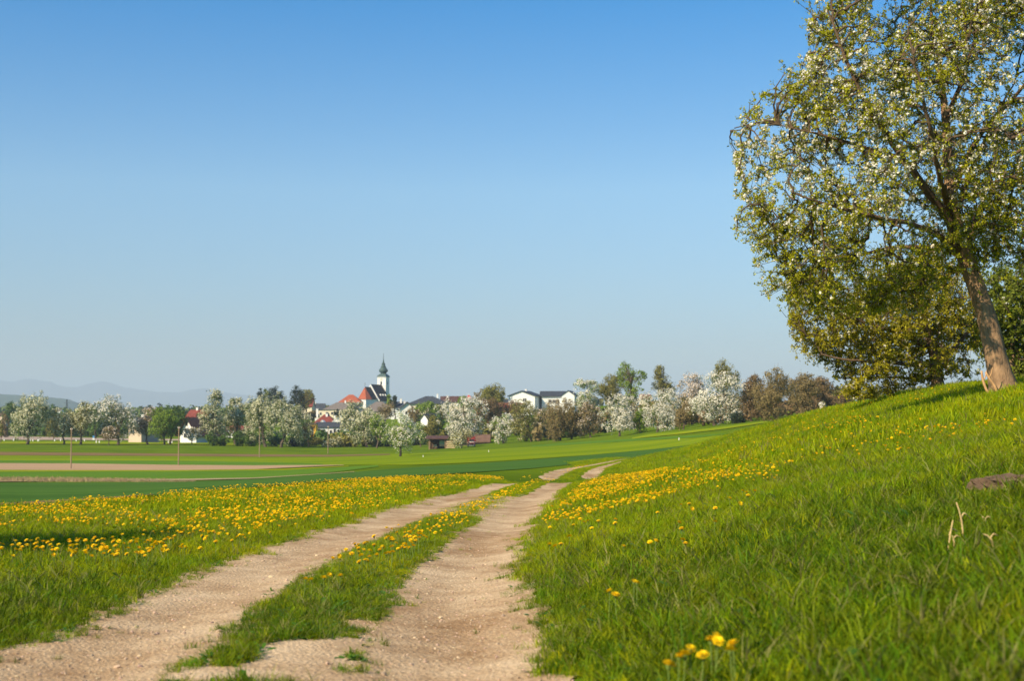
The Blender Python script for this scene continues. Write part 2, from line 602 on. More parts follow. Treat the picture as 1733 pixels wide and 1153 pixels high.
_L.new(_r1.outputs[0], _mm.inputs[1]); _L.new(_r2.outputs[0], _mm.inputs[2])
_n3 = _N.new('ShaderNodeTexNoise'); _n3.inputs['Scale'].default_value = 0.55; _n3.inputs['Detail'].default_value = 7; _n3.inputs['Roughness'].default_value = 0.7
_mp = _N.new('ShaderNodeMapping'); _mp.inputs['Scale'].default_value = (1.6, 0.6, 1)
_L.new(_tc.outputs['Object'], _mp.inputs[0]); _L.new(_mp.outputs[0], _n3.inputs['Vector'])
_r3 = _N.new('ShaderNodeValToRGB')
_r3.color_ramp.elements[0].position = 0.36; _r3.color_ramp.elements[0].color = (0.70, 0.62, 0.54, 1)
_r3.color_ramp.elements[1].position = 0.54; _r3.color_ramp.elements[1].color = (1.0, 1.0, 1.0, 1)
_m3 = _N.new('ShaderNodeMixRGB'); _m3.blend_type = 'MULTIPLY'; _m3.inputs[0].default_value = 1.0
_L.new(_n3.outputs['Fac'], _r3.inputs[0]); _L.new(_mm.outputs[0], _m3.inputs[1]); _L.new(_r3.outputs[0], _m3.inputs[2])
_L.new(_m3.outputs[0], _bs.inputs['Base Color'])
_bp = _N.new('ShaderNodeBump'); _bp.inputs['Strength'].default_value = 0.9; _bp.inputs['Distance'].default_value = 0.016
_b2 = _N.new('ShaderNodeBump'); _b2.inputs['Strength'].default_value = 0.5; _b2.inputs['Distance'].default_value = 0.012
_L.new(_n2.outputs['Fac'], _bp.inputs['Height'])
_L.new(_vo.outputs['Distance'], _b2.inputs['Height'])
_L.new(_bp.outputs[0], _b2.inputs['Normal'])
_L.new(_b2.outputs[0], _bs.inputs['Normal'])


def edge_noise(Y, ph):
    return 0.10 * np.sin(Y * 2.3 + ph) + 0.07 * np.sin(Y * 5.1 + 2 * ph) + 0.05 * np.sin(Y * 9.7 + 3 * ph)


def track_piece(y0, y1, n, name, label):
    Ys = np.exp(np.linspace(math.log(y0), math.log(y1), n))
    lft = rut_left(Ys) - 0.60 + 0.7 * edge_noise(Ys, 0.4)
    rgt = rut_right(Ys) + 0.58 + 0.15 * np.clip((10.5 - Ys) / 3, 0, 1) + 0.7 * edge_noise(Ys, 2.1)
    k = 44
    X = lft[:, None] + (rgt - lft)[:, None] * np.linspace(0, 1, k)[None]
    YY = np.repeat(Ys[:, None], k, 1)
    Z = ground_z(X, YY) + 0.008 + 0.0012 * YY * 0.4 + 0.004 * wob(X * 6, YY * 6, 1.3)
    i, j = np.meshgrid(np.arange(n - 1), np.arange(k - 1), indexing='ij')
    a = (i * k + j).ravel()
    q = np.stack([a, a + 1, a + k + 1, a + k], -1)
    o = new_obj(name, mesh_np(name, np.stack([X, YY, Z], -1).reshape(-1, 3), q, smooth=True), None, m_dirt)
    tag(o, label, 'track', kind='structure')


track_piece(1.5, 32, 330, 'dirt_track', 'beige gravelly farm track with two wheel ruts curving uphill to the right')




def rut_piece(fn, y0, y1, n, label, half=0.46):
    Ys = np.linspace(y0, y1, n)
    end = np.clip(np.minimum(Ys - y0, y1 - Ys) / 2.5, 0.0, 1) if y0 > 40 else np.clip((y1 - Ys) / 2.5, 0.0, 1)
    hw_ = (half + 0.5 * edge_noise(Ys, 0.9)) * np.sqrt(end)
    k = 9
    X = fn(Ys)[:, None] + hw_[:, None] * np.linspace(-1, 1, k)[None]
    YY = np.repeat(Ys[:, None], k, 1)
    Z = ground_z(X, YY) + 0.010 + 0.0002 * YY - 0.03 * np.linspace(-1, 1, k)[None] ** 6 - 0.05 * (1 - end[:, None])
    i, j = np.meshgrid(np.arange(n - 1), np.arange(k - 1), indexing='ij')
    a = (i * k + j).ravel()
    q = np.stack([a, a + 1, a + k + 1, a + k], -1)
    o = new_obj('wheel_rut', mesh_np('wheel_rut', np.stack([X, YY, Z], -1).reshape(-1, 3), q, smooth=True), None, m_dirt)
    tag(o, label, 'track', kind='structure')


rut_piece(rut_left, 31, 46.5, 60, 'left wheel rut of the track climbing to its first crest')
rut_piece(rut_right, 31, 48, 60, 'right wheel rut of the track climbing to its first crest')
rut_piece(rut_left, 63, 108, 90, 'left wheel rut reappearing beyond the dip')
rut_piece(rut_right, 66, 108, 90, 'right wheel rut reappearing beyond the dip')


# ------------------------------------------------------------------ instanced ground cover (stuff)
def scatter(name, sources, P, rot, scl, idx, label, cat):
    src = bpy.data.collections.new(name + '_kinds')
    for s in sources:
        src.objects.link(s)
    me = bpy.data.meshes.new(name)
    me.vertices.add(len(P))
    me.vertices.foreach_set('co', np.asarray(P, np.float32).ravel())
    a = me.attributes.new('rot', 'FLOAT_VECTOR', 'POINT'); a.data.foreach_set('vector', np.asarray(rot, np.float32).ravel())
    a = me.attributes.new('scl', 'FLOAT_VECTOR', 'POINT'); a.data.foreach_set('vector', np.asarray(scl, np.float32).ravel())
    a = me.attributes.new('idx', 'INT', 'POINT'); a.data.foreach_set('value', np.asarray(idx, np.int32).ravel())
    o = new_obj(name, me)
    ng = bpy.data.node_groups.new(name, 'GeometryNodeTree')
    ng.interface.new_socket('Geometry', in_out='INPUT', socket_type='NodeSocketGeometry')
    ng.interface.new_socket('Geometry', in_out='OUTPUT', socket_type='NodeSocketGeometry')
    N, L = ng.nodes, ng.links
    gi = N.new('NodeGroupInput'); go = N.new('NodeGroupOutput')
    ci = N.new('GeometryNodeCollectionInfo')
    ci.inputs['Collection'].default_value = src
    ci.inputs['Separate Children'].default_value = True
    ci.inputs['Reset Children'].default_value = True
    ip = N.new('GeometryNodeInstanceOnPoints')
    ip.inputs['Pick Instance'].default_value = True

    def attr(nm, dt):
        n = N.new('GeometryNodeInputNamedAttribute')
        n.data_type = dt
        n.inputs['Name'].default_value = nm
        return n.outputs['Attribute']
    L.new(gi.outputs[0], ip.inputs['Points'])
    L.new(ci.outputs[0], ip.inputs['Instance'])
    L.new(attr('idx', 'INT'), ip.inputs['Instance Index'])
    L.new(attr('rot', 'FLOAT_VECTOR'), ip.inputs['Rotation'])
    L.new(attr('scl', 'FLOAT_VECTOR'), ip.inputs['Scale'])
    L.new(ip.outputs[0], go.inputs[0])
    md = o.modifiers.new('scatter', 'NODES')
    md.node_group = ng
    return tag(o, label, cat, kind='stuff')


def src_obj(name, me, m):
    me.materials.append(m)
    return bpy.data.objects.new(name, me)


m_grass = mat('grass_blades', (0.380, 0.440, 0.003), (0.215, 0.300, 0.003), scale=9, rough=0.6, trans=0.40, rand=0.32, spec=0.12, patch=0.55)
m_grass_shade = mat('shade_tinted_grass_blades', (0.175, 0.255, 0.003), (0.085, 0.15, 0.003), scale=9, rough=0.6, trans=0.34, rand=0.38, spec=0.15, patch=0.8)  # darker copy of the blade green: foreground shade put into the colour
m_grass_dry = mat('dry_grass_blades', (0.30, 0.26, 0.08), (0.16, 0.18, 0.04), scale=9, rough=0.7, trans=0.3, rand=0.2)
m_weed = mat('weed_leaves', (0.085, 0.19, 0.015), (0.05, 0.13, 0.012), scale=12, rough=0.5, trans=0.3, rand=0.2)


def clump_mesh(name, nb_, spread, hmin, hmax, width, lean, seed):
    r = np.random.default_rng(seed)
    V, Q, T = [], [], []
    for k in range(nb_):
        a = r.uniform(0, 2 * math.pi)
        d = spread * math.sqrt(r.uniform(0, 1))
        bx, by = d * math.cos(a), d * math.sin(a)
        h = r.uniform(hmin, hmax)
        w = width * r.uniform(0.7, 1.3)
        la = r.uniform(0, 2 * math.pi)
        ln = lean * r.uniform(0.1, 1.0) * h
        fa = r.uniform(0, math.pi)
        sx, sy = math.cos(fa) * w / 2, math.sin(fa) * w / 2
        n0 = len(V)
        for t, ww in ((0, 0.8), (0.4, 1.0), (0.75, 0.75)):
            cx_ = bx + math.cos(la) * ln * t * t
            cy_ = by + math.sin(la) * ln * t * t
            cz_ = h * (t - 0.12 * lean * t * t) - 0.02
            V += [(cx_ - sx * ww, cy_ - sy * ww, cz_), (cx_ + sx * ww, cy_ + sy * ww, cz_)]
        V.append((bx + math.cos(la) * ln, by + math.sin(la) * ln, h * (1 - 0.2 * lean) - 0.02))
        Q += [(n0, n0 + 1, n0 + 3, n0 + 2), (n0 + 2, n0 + 3, n0 + 5, n0 + 4)]
        T.append((n0 + 4, n0 + 5, n0 + 6))
    return mesh_np(name, V, Q, T)


def rosette_mesh(name, nl, length, width, seed):
    r = np.random.default_rng(seed)
    V, Q = [], []
    for k in range(nl):
        a = 2 * math.pi * k / nl + r.uniform(-0.3, 0.3)
        Ln = length * r.uniform(0.7, 1.15)
        el = r.uniform(0.3, 1.0)
        ca, sa = math.cos(a), math.sin(a)
        n0 = len(V)
        for t, ww in ((0, 0.15), (0.3, 0.55), (0.55, 0.85), (0.8, 0.9), (1.0, 0.15)):
            z = Ln * (el * t - 0.55 * el * t * t)
            rr = Ln * t * 0.85
            w = width * ww / 2
            V += [(ca * rr - sa * w, sa * rr + ca * w, z), (ca * rr + sa * w, sa * rr - ca * w, z)]
        for s in range(4):
            b = n0 + 2 * s
            Q.append((b, b + 1, b + 3, b + 2))
    return mesh_np(name, V, Q)


near_kinds = [src_obj('grass_a', clump_mesh('grass_a', 28, 0.09, 0.09, 0.19, 0.0052, 0.8, 1), m_grass_shade),
              src_obj('grass_b', clump_mesh('grass_b', 24, 0.08, 0.10, 0.22, 0.0056, 0.6, 2), m_grass_shade),
              src_obj('grass_c', clump_mesh('grass_c', 30, 0.11, 0.06, 0.15, 0.0052, 1.0, 3), m_grass),
              src_obj('grass_d', clump_mesh('grass_d', 9, 0.07, 0.12, 0.27, 0.0065, 0.9, 4), m_grass_dry),
              src_obj('grass_e', rosette_mesh('grass_e', 9, 0.16, 0.042, 5), m_weed),
              src_obj('grass_g', clump_mesh('grass_g', 28, 0.10, 0.09, 0.20, 0.0052, 0.8, 7), m_grass),
              src_obj('grass_h', clump_mesh('grass_h', 24, 0.09, 0.10, 0.23, 0.0055, 0.7, 8), m_grass),
              src_obj('grass_f', clump_mesh('grass_f', 14, 0.06, 0.14, 0.28, 0.0070, 0.5, 6), m_grass_shade)]
far_kinds = [src_obj('tuft_a', clump_mesh('tuft_a', 30, 0.22, 0.09, 0.21, 0.012, 0.7, 11), m_grass),
             src_obj('tuft_b', clump_mesh('tuft_b', 26, 0.20, 0.10, 0.24, 0.012, 0.6, 12), m_grass),
             src_obj('tuft_c', clump_mesh('tuft_c', 12, 0.20, 0.12, 0.26, 0.010, 0.8, 13), m_grass_dry),
             src_obj('tuft_d', rosette_mesh('tuft_d', 10, 0.20, 0.05, 14), m_weed)]


def sample_ground(n, y0, y1, pw, umax=0.44):
    """random ground points in a wedge before the camera, density falling as Y**-pw"""
    t = rng.uniform(0, 1, n)
    e_ = 2 - pw
    Y = (y0 ** e_ + t * (y1 ** e_ - y0 ** e_)) ** (1 / e_)
    X = rng.uniform(-1, 1, n) * (umax * Y + 0.4)
    return X, Y


def grass_keep(X, Y):
    """True where grass grows (thin in the ruts, patchy on the middle strip close by)"""
    dr = X - rut_right(Y)
    dl = X - rut_left(Y)
    en = edge_noise(Y, 1.0)
    half = 0.43 + 0.16 * np.clip((10.5 - Y) / 3, 0, 1) * (dr > 0) + np.where(dr > 0, 0.55, 0.3) * en + 0.08 * wob(X, Y, 3.1)
    half2 = 0.43 + np.where(dl < 0, 0.55, 0.3) * edge_noise(Y, 3.3) + 0.08 * wob(X + 9, Y, 3.1)
    bare = ((np.abs(dr) < half) | (np.abs(dl) < half2)) & ~((Y > 47) & (Y < 63))
    mid = (dr < 0) & (dl > 0)
    nz = wob(X * 1.6, Y * 1.3, 1.9)
    thr = np.clip((7.3 - Y) / 0.9, -8, 1.0) * 0.25 - 0.28
    thin = mid & (nz < thr)
    dd = np.where(np.abs(dr) - half < np.abs(dl) - half2, half - np.abs(dr), half2 - np.abs(dl))      # depth inside the bare rut
    fringe = rng.uniform(0, 1, len(X)) < 0.34 * np.exp(-np.maximum(dd, 0) / 0.055) * (0.5 + 0.8 * (wob(X * 2, Y * 2, 2.0) > -0.1))
    return (~bare & ~thin) | (fringe & bare)


def in_field(X, Y):
    """beyond the meadow edge, on the wheat"""
    ex = np.array([-30, -11, -9.3, -7.7, -7.0, -6.0, -3.7, -1.6, 0.5, 3.0])
    ey = np.array([17, 24, 27, 31, 36.0, 43.0, 50, 55, 60, 70.0])
    return (Y > np.interp(X, ex, ey)) & (X < rut_left(Y) - 0.4 - np.clip((60 - Y) * 0.05, 0, 1)) & (X < 4)


X, Y = sample_ground(64000, 3.6, 22, 1.0)
_ye = 5.0 + 17.0 * rng.uniform(0, 1, 5200) ** 1.4
X = np.concatenate([X, rut_right(_ye) - 0.87 + rng.uniform(-0.46, 0.46, len(_ye))])
Y = np.concatenate([Y, _ye])
k = grass_keep(X, Y) & ~in_field(X, Y)
X, Y = X[k], Y[k]
n = len(X)
dmid = np.minimum(np.abs(X - rut_right(Y)), np.abs(X - rut_left(Y)))
sc = rng.uniform(0.65, 1.2, n) * (0.40 + 0.60 * np.clip((dmid - 0.40) / 0.7, 0, 1)) * (1 + 0.18 * wob(X, Y, 0.9))
sc = np.clip(sc * 0.84, 0.22, 1.4)
onmid = (X < rut_right(Y)) & (X > rut_left(Y))
sc = np.where(onmid, sc * 0.9, sc)
kind = rng.choice(6, n, p=[0.28, 0.24, 0.27, 0.07, 0.07, 0.07])
deep = rng.uniform(0, 1, n) < np.clip((14.5 - Y) / 6, 0.08, 0.85)  # share of shade-tinted clumps rises towards the camera
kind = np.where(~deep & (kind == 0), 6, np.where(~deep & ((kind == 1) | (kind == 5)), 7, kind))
kind = np.where(onmid & (rng.uniform(0, 1, n) < 0.16), 4, kind)
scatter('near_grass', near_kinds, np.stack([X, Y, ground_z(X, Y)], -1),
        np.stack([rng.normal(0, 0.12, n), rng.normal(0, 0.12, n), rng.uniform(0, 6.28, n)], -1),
        np.stack([sc * 1.15, sc * 1.15, sc], -1), kind, 'green meadow grass on both sides of the track, tinted darker close by as shade', 'grass')

X, Y = sample_ground(95000, 20, 100, 1.25)
_ye = rng.uniform(34, 108, 22000)
X = np.concatenate([X, rut_right(_ye) - 0.87 + rng.normal(0, 2.0, len(_ye))])
Y = np.concatenate([Y, _ye])
k = grass_keep(X, Y) & ~in_field(X, Y) & (X > -0.42 * Y)
X, Y = X[k], Y[k]
n = len(X)
dmid = np.minimum(np.abs(X - rut_right(Y)), np.abs(X - rut_left(Y)))
sc = rng.uniform(0.6, 1.15, n) * (0.40 + 0.60 * np.clip((dmid - 0.42) / 0.8, 0, 1)) * (1 + 0.2 * wob(X, Y, 0.5))
sc = np.clip(sc, 0.25, 1.5)
onmid = (X < rut_right(Y)) & (X > rut_left(Y))
sc = np.where(onmid, sc * 0.62, sc)
kind = rng.choice(4, n, p=[0.46, 0.40, 0.06, 0.08])
scatter('meadow_grass', far_kinds, np.stack([X, Y, ground_z(X, Y)], -1),
        np.stack([rng.normal(0, 0.12, n), rng.normal(0, 0.12, n), rng.uniform(0, 6.28, n)], -1),
        np.stack([sc, sc, sc], -1), kind, 'green meadow grass covering the hillside and the flat beyond', 'grass')

# dry weeds along the strip between the crops
nw = 1500
wp = cast(rng.uniform(-40, 330, nw), rng.uniform(812, 816.5, nw))
scw = rng.uniform(0.8, 2.0, nw) * np.clip(1.2 - (wp[:, 0] - wp[:, 0].min()) / np.ptp(wp[:, 0]), 0.35, 1)
dry_kind = [src_obj('weed_a', clump_mesh('weed_a', 16, 0.25, 0.08, 0.24, 0.02, 0.8, 21), mat('dry_weeds', (0.46, 0.34, 0.19), (0.28, 0.22, 0.10), scale=3, rough=0.9, trans=0.2, rand=0.3))]
scatter('dry_weeds', dry_kind, wp, np.stack([rng.normal(0, 0.1, nw), rng.normal(0, 0.1, nw), rng.uniform(0, 6.28, nw)], -1), np.repeat(scw[:, None], 3, 1), np.zeros(nw), 'brown dry weeds along the strip between two green crops', 'weeds')

# pebbles and clods on the ruts
m_pebble = mat('pebble', (0.56, 0.44, 0.31), (0.34, 0.23, 0.14), scale=14, rough=0.9, rand=0.3)


def pebble_mesh(name, seed):
    r = np.random.default_rng(seed)
    V, Q = [], []
    n1, n2 = 7, 4
    ax = r.uniform(0.6, 1.2, 3)
    for i in range(n2 + 1):
        ph = math.pi * i / n2
        for j in range(n1):
            t = 2 * math.pi * j / n1
            k_ = 1 + r.uniform(-0.18, 0.18) * math.sin(ph)
            V.append((ax[0] * k_ * math.sin(ph) * math.cos(t), ax[1] * k_ * math.sin(ph) * math.sin(t), 0.6 * ax[2] * k_ * math.cos(ph)))
    for i in range(n2):
        for j in range(n1):
            Q.append((i * n1 + j, (i + 1) * n1 + j, (i + 1) * n1 + (j + 1) % n1, i * n1 + (j + 1) % n1))
    return mesh_np(name, V, Q, smooth=False)


peb = [src_obj('pebble_%s' % c, pebble_mesh('pebble_%s' % c, s), m_pebble) for c, s in (('a', 31), ('b', 32), ('c', 33))]
npb = 20000
Y = (4.0 ** 0.8 + rng.uniform(0, 1, npb) * (34 ** 0.8 - 4.0 ** 0.8)) ** (1 / 0.8)
side = rng.uniform(0, 1, npb) < 0.5
X = np.where(side, rut_right(Y), rut_left(Y)) + rng.uniform(-0.62, 0.62, npb)
sz = np.minimum(0.003 + rng.exponential(0.0026, npb), 0.022)
scatter('gravel', peb, np.stack([X, Y, ground_z(X, Y) + 0.010 + sz * 0.2], -1), rng.uniform(0, 6.28, (npb, 3)) * [0.1, 0.1, 1],
        np.repeat(sz[:, None], 3, 1), rng.integers(0, 3, npb), 'small pale pebbles and clods lying in the wheel ruts', 'gravel')

# ------------------------------------------------------------------ dandelions
m_petal = mat('dandelion_petals', (0.92, 0.66, 0.006), (0.86, 0.55, 0.005), scale=40, rough=0.7, trans=0.25, rand=0.10)
m_stem = mat('dandelion_stem', (0.22, 0.30, 0.06), (0.15, 0.22, 0.04), scale=20, rough=0.6, trans=0.2)


def head_mesh(name, seed, n_=13):
    r = np.random.default_rng(seed)
    V, Q = [], []
    for lay, (rad, z, dz) in enumerate(((0.024, 0.000, 0.008), (0.018, 0.006, 0.008), (0.011, 0.010, 0.006))):
        for k in range(n_):
            a = 2 * math.pi * (k + 0.5 * lay) / n_ + r.uniform(-0.1, 0.1)
            R = rad * r.uniform(0.86, 1.1)
            w = 2 * math.pi / n_ * 0.62
            n0 = len(V)
            V += [(0.002 * math.cos(a), 0.002 * math.sin(a), z), (R * 0.85 * math.cos(a - w), R * 0.85 * math.sin(a - w), z + dz * 0.8),
                  (R * math.cos(a), R * math.sin(a), z + dz), (R * 0.85 * math.cos(a + w), R * 0.85 * math.sin(a + w), z + dz * 0.8)]
            Q.append((n0, n0 + 1, n0 + 2, n0 + 3))
    # green cup under the petals
    return mesh_np(name, V, Q)


def stem_mesh(name, h, bend, seed):
    b = MB()
    r = np.random.default_rng(seed)
    a = r.uniform(0, 6.28)
    pts = [(math.cos(a) * bend * ((t - 1) ** 2 - 0), math.sin(a) * bend * (t - 1) ** 2, h * t - h) for t in (-0.1, 0.3, 0.65, 1.0)]
    b.tube(pts, [0.0026, 0.0024, 0.0022, 0.0024], 5)
    b.lathe([(0.003, -0.012), (0.008, -0.006), (0.010, 0.002)], 7)
    me = bpy.data.meshes.new(name)
    me.from_pydata(b.v, [], b.f)
    return me


head_me = [head_mesh('flower_head', s) for s in (51, 52, 53)]
stem_me = [stem_mesh('stem', h, bd, s) for h, bd, s in ((0.16, 0.03, 61), (0.20, 0.05, 62), (0.13, 0.02, 63))]
for m_ in head_me:
    m_.materials.append(m_petal)
for m_ in stem_me:
    m_.materials.append(m_stem)
# joined flower for the uncountable rest
flower_far = []
for h_, s_, c_ in ((0.17, 0.75, 'a'), (0.14, 0.9, 'b')):
    b = MB()
    b.tube([(0, 0, -h_), (0.004, 0.003, -h_ * 0.4), (0, 0, 0)], 0.003, 4)
    me = head_mesh('dandelion_' + c_, 70 + int(h_ * 100), 9)
    flower_far.append(src_obj('dandelion_' + c_, me, m_petal))


def poly_in(px, py, poly):
    poly = np.array(poly, float)
    inside = np.zeros(len(px), bool)
    j = len(poly) - 1
    for i in range(len(poly)):
        xi, yi = poly[i]
        xj, yj = poly[j]
        c = ((yi > py) != (yj > py)) & (px < (xj - xi) * (py - yi) / (yj - yi + 1e-12) + xi)
        inside ^= c
        j = i
    return inside


def to_px(x, y, z):
    a, b = x / y, (z - CAM_H) / y
    c, s = math.cos(PITCH), math.sin(PITCH)
    # camera axes
    yy = c + b * s
    bb = (b * c - s) / yy
    return W0 / 2 + FPX * a / yy, H0 / 2 - FPX * bb


flowers = []       # x, y, z_ground, patch


def flower_patch(poly, dens, patch, clump=0.0, ymax=75):
    n = 110000
    Y = np.sqrt(rng.uniform(4.0 ** 2, ymax ** 2, n))
    X = rng.uniform(-0.42, 0.42, n) * Y
    Z = ground_z(X, Y)
    px, py = to_px(X, Y, Z + 0.15)
    area = 0.84 * (ymax ** 2 - 16) / 2
    keep = poly_in(px, py, poly) & (rng.uniform(0, 1, n) < dens * area / n) & grass_keep(X, Y) & ~in_field(X, Y)
    if clump:
        keep &= wob(X * 1.5, Y * 1.1, 1.0) + rng.uniform(-0.5, 0.5, n) > clump
    for x, y, z in zip(X[keep], Y[keep], Z[keep]):
        flowers.append((x, y, z, patch))


flower_patch([(-60, 866), (0, 858), (150, 846), (300, 834), (560, 811), (700, 803), (860, 796), (870, 806), (780, 838), (640, 872), (480, 905), (330, 915), (200, 898), (-60, 905)], 56, 'left', 0.08, 62)
flower_patch([(-20, 925), (90, 915), (230, 912), (330, 925), (300, 945), (150, 950), (-20, 945)], 34, 'row', -0.3, 20)
flower_patch([(340, 915), (480, 905), (620, 875), (560, 905), (420, 930), (330, 935)], 7, 'left', 0.0, 30)
flower_patch([(915, 890), (935, 862), (990, 818), (1070, 795), (1180, 795), (1310, 792), (1318, 806), (1180, 822), (1090, 850), (1010, 868)], 80, 'hill', -0.2, 48)
flower_patch([(905, 905), (1000, 860), (1200, 830), (1330, 800), (1250, 870), (1180, 915), (1000, 920)], 7.0, 'hill', 0.1, 30)
flower_patch([(1080, 790), (1350, 715), (1500, 705), (1640, 730), (1600, 760), (1350, 790)], 4.5, 'slope', 0.0, 50)
flower_patch([(1430, 690), (1470, 715), (1560, 722), (1720, 700), (1725, 718), (1600, 745), (1430, 752)], 9.0, 'slope', -0.2, 40)
flower_patch([(1080, 785), (1400, 690), (1600, 655), (1660, 662), (1440, 700), (1150, 775)], 3.5, 'slope', 0.0, 66)
flower_patch([(480, 1000), (640, 905), (760, 868), (900, 815), (960, 800), (930, 820), (800, 880), (700, 930), (560, 1000)], 36, 'mid', -0.2, 62)
flower_patch([(860, 800), (900, 792), (1000, 785), (960, 803), (880, 812)], 16, 'mid', -0.5, 90)
# hand-placed flowers close to the camera
for (px, py) in ((1150, 1112), (1159, 1110), (1168, 1103), (1190, 1107), (1211, 1082), (1203, 1085), (1215, 1087), (1241, 1098), (1236, 1104), (1131, 1125), (1032, 1003), (1041, 1005), (1073, 985),
                 (930, 920), (940, 920), (949, 918), (1055, 913), (1100, 908), (1155, 905), (1110, 913), (1160, 909), (1078, 985)):
    g = cast(px, py + 30)
    # flower stands where its head, 0.15 m up, meets the sight line
    a, b_ = ray(px, py)
    Yc = np.linspace(3.5, 22, 600)
    d = CAM_H + b_ * Yc - (ground_z(a * Yc, Yc) + 0.215)
    kx = int(np.argmax(d < 0))
    y = float(Yc[kx])
    flowers.append((float(a * y), y, float(ground_z(a * y, y)), 'front' if py > 960 else 'hill'))

fl = sorted(flowers, key=lambda f: f[1] - (100 if f[3] == 'front' else 0))
LBL = {'left': 'yellow dandelion in the broad flowering meadow left of the track', 'row': 'yellow dandelion in the nearest dense row at the left edge of the meadow',
       'hill': 'yellow dandelion in the flowering band on the hillside right of the track', 'slope': 'yellow dandelion on the upper slope near the leaning tree',
       'mid': 'yellow dandelion on the grassy strip between the two wheel ruts', 'front': 'yellow dandelion standing alone or in a small bunch in the near right grass'}
GRP = {'left': 'dandelions of the left meadow', 'row': 'dandelions of the nearest left row', 'hill': 'dandelions of the hillside band', 'slope': 'dandelions under the leaning tree',
       'mid': 'dandelions between the ruts', 'front': 'dandelions in the near right grass'}
for i, (x, y, z, patch) in enumerate(fl[:300]):
    hgt = random.uniform(0.15, 0.20) if patch == 'mid' else random.uniform(0.20, 0.235) if patch == 'front' else random.uniform(0.15, 0.20)
    o = empty('dandelion', (x, y, z + hgt), random.uniform(0, 6.28))
    tag(o, LBL[patch], 'dandelion', GRP[patch])
    h = new_obj('flower_head', head_me[i % 3], o)
    h.rotation_euler = (random.gauss(0, 0.3), random.gauss(0, 0.3), 0)
    s = random.uniform(0.85, 1.2)
    h.scale = (s, s, s * 1.15)
    st = new_obj('stem', stem_me[i % 3], o)
    st.scale = (1, 1, hgt / (0.16, 0.20, 0.13)[i % 3])
rest = fl[300:]
R = np.array([(x, y, z) for x, y, z, _ in rest])
n = len(R)
R[:, 2] += rng.uniform(0.13, 0.22, n)
sc = rng.uniform(0.42, 1.02, n)
scatter('dandelion_carpet', flower_far, R, np.stack([rng.normal(0.25, 0.3, n), rng.normal(0, 0.3, n), rng.uniform(0, 0.6, n)], -1), np.stack([sc, sc, sc * 1.3], -1),
        rng.integers(0, 2, n), 'carpet of countless small yellow dandelions farther off in the meadow', 'dandelions')
print('flowers', len(fl))

# ------------------------------------------------------------------ far trees
m_bark = mat('bark', (0.16, 0.115, 0.08), (0.075, 0.055, 0.04), scale=3, rough=0.95, bump=0.8)
m_bark_d = mat('dark_bark', (0.07, 0.055, 0.045), (0.035, 0.03, 0.025), scale=3, rough=0.95)
LEAF = {
    'fresh': mat('leaf_fresh', (0.22, 0.31, 0.03), (0.13, 0.20, 0.02), scale=1.2, rough=0.6, trans=0.14),
    'green': mat('leaf_green', (0.13, 0.175, 0.028), (0.075, 0.105, 0.018), scale=1.2, rough=0.6, trans=0.15),
    'olive': mat('leaf_olive', (0.23, 0.215, 0.045), (0.14, 0.13, 0.03), scale=1.0, rough=0.7, trans=0.14),
    'willow': mat('leaf_willow', (0.24, 0.22, 0.035), (0.13, 0.13, 0.025), scale=1.0, rough=0.7, trans=0.14),
    'brown': mat('leaf_brown', (0.27, 0.205, 0.085), (0.155, 0.115, 0.05), scale=1.0, rough=0.8, trans=0.15),
    'russet': mat('leaf_russet', (0.25, 0.165, 0.08), (0.15, 0.10, 0.05), scale=1.0, rough=0.8, trans=0.15),
    'dark': mat('leaf_dark', (0.030, 0.045, 0.022), (0.016, 0.026, 0.014), scale=1.0, rough=0.7),
    'bush': mat('leaf_bush', (0.10, 0.165, 0.025), (0.055, 0.105, 0.018), scale=1.0, rough=0.6, trans=0.14),
}
BLOOM = {
    'white': mat('bloom_white', (0.82, 0.77, 0.66), (0.70, 0.65, 0.53), scale=1.5, rough=0.7, trans=0.2),
    'cream': mat('bloom_cream', (0.72, 0.68, 0.47), (0.56, 0.54, 0.34), scale=1.5, rough=0.7, trans=0.2),
    'pink': mat('bloom_pink', (0.76, 0.65, 0.55), (0.60, 0.49, 0.40), scale=1.5, rough=0.7, trans=0.2),
}


def unit(v):
    return v / np.maximum(np.linalg.norm(v, axis=-1, keepdims=True), 1e-9)


def leaf_quads(C, Nrm, size, r, aspect=0.75):
    """one rhombus per centre; returns verts, quads"""
    n = len(C)
    t = unit(np.cross(Nrm, unit(r.normal(size=(n, 3)))))
    b = np.cross(Nrm, t)
    s = (size * r.uniform(0.65, 1.3, n))[:, None]
    V = np.stack([C - t * s, C - b * s * aspect, C + t * s, C + b * s * aspect], 1).reshape(-1, 3)
    return V, np.arange(4 * n).reshape(-1, 4)


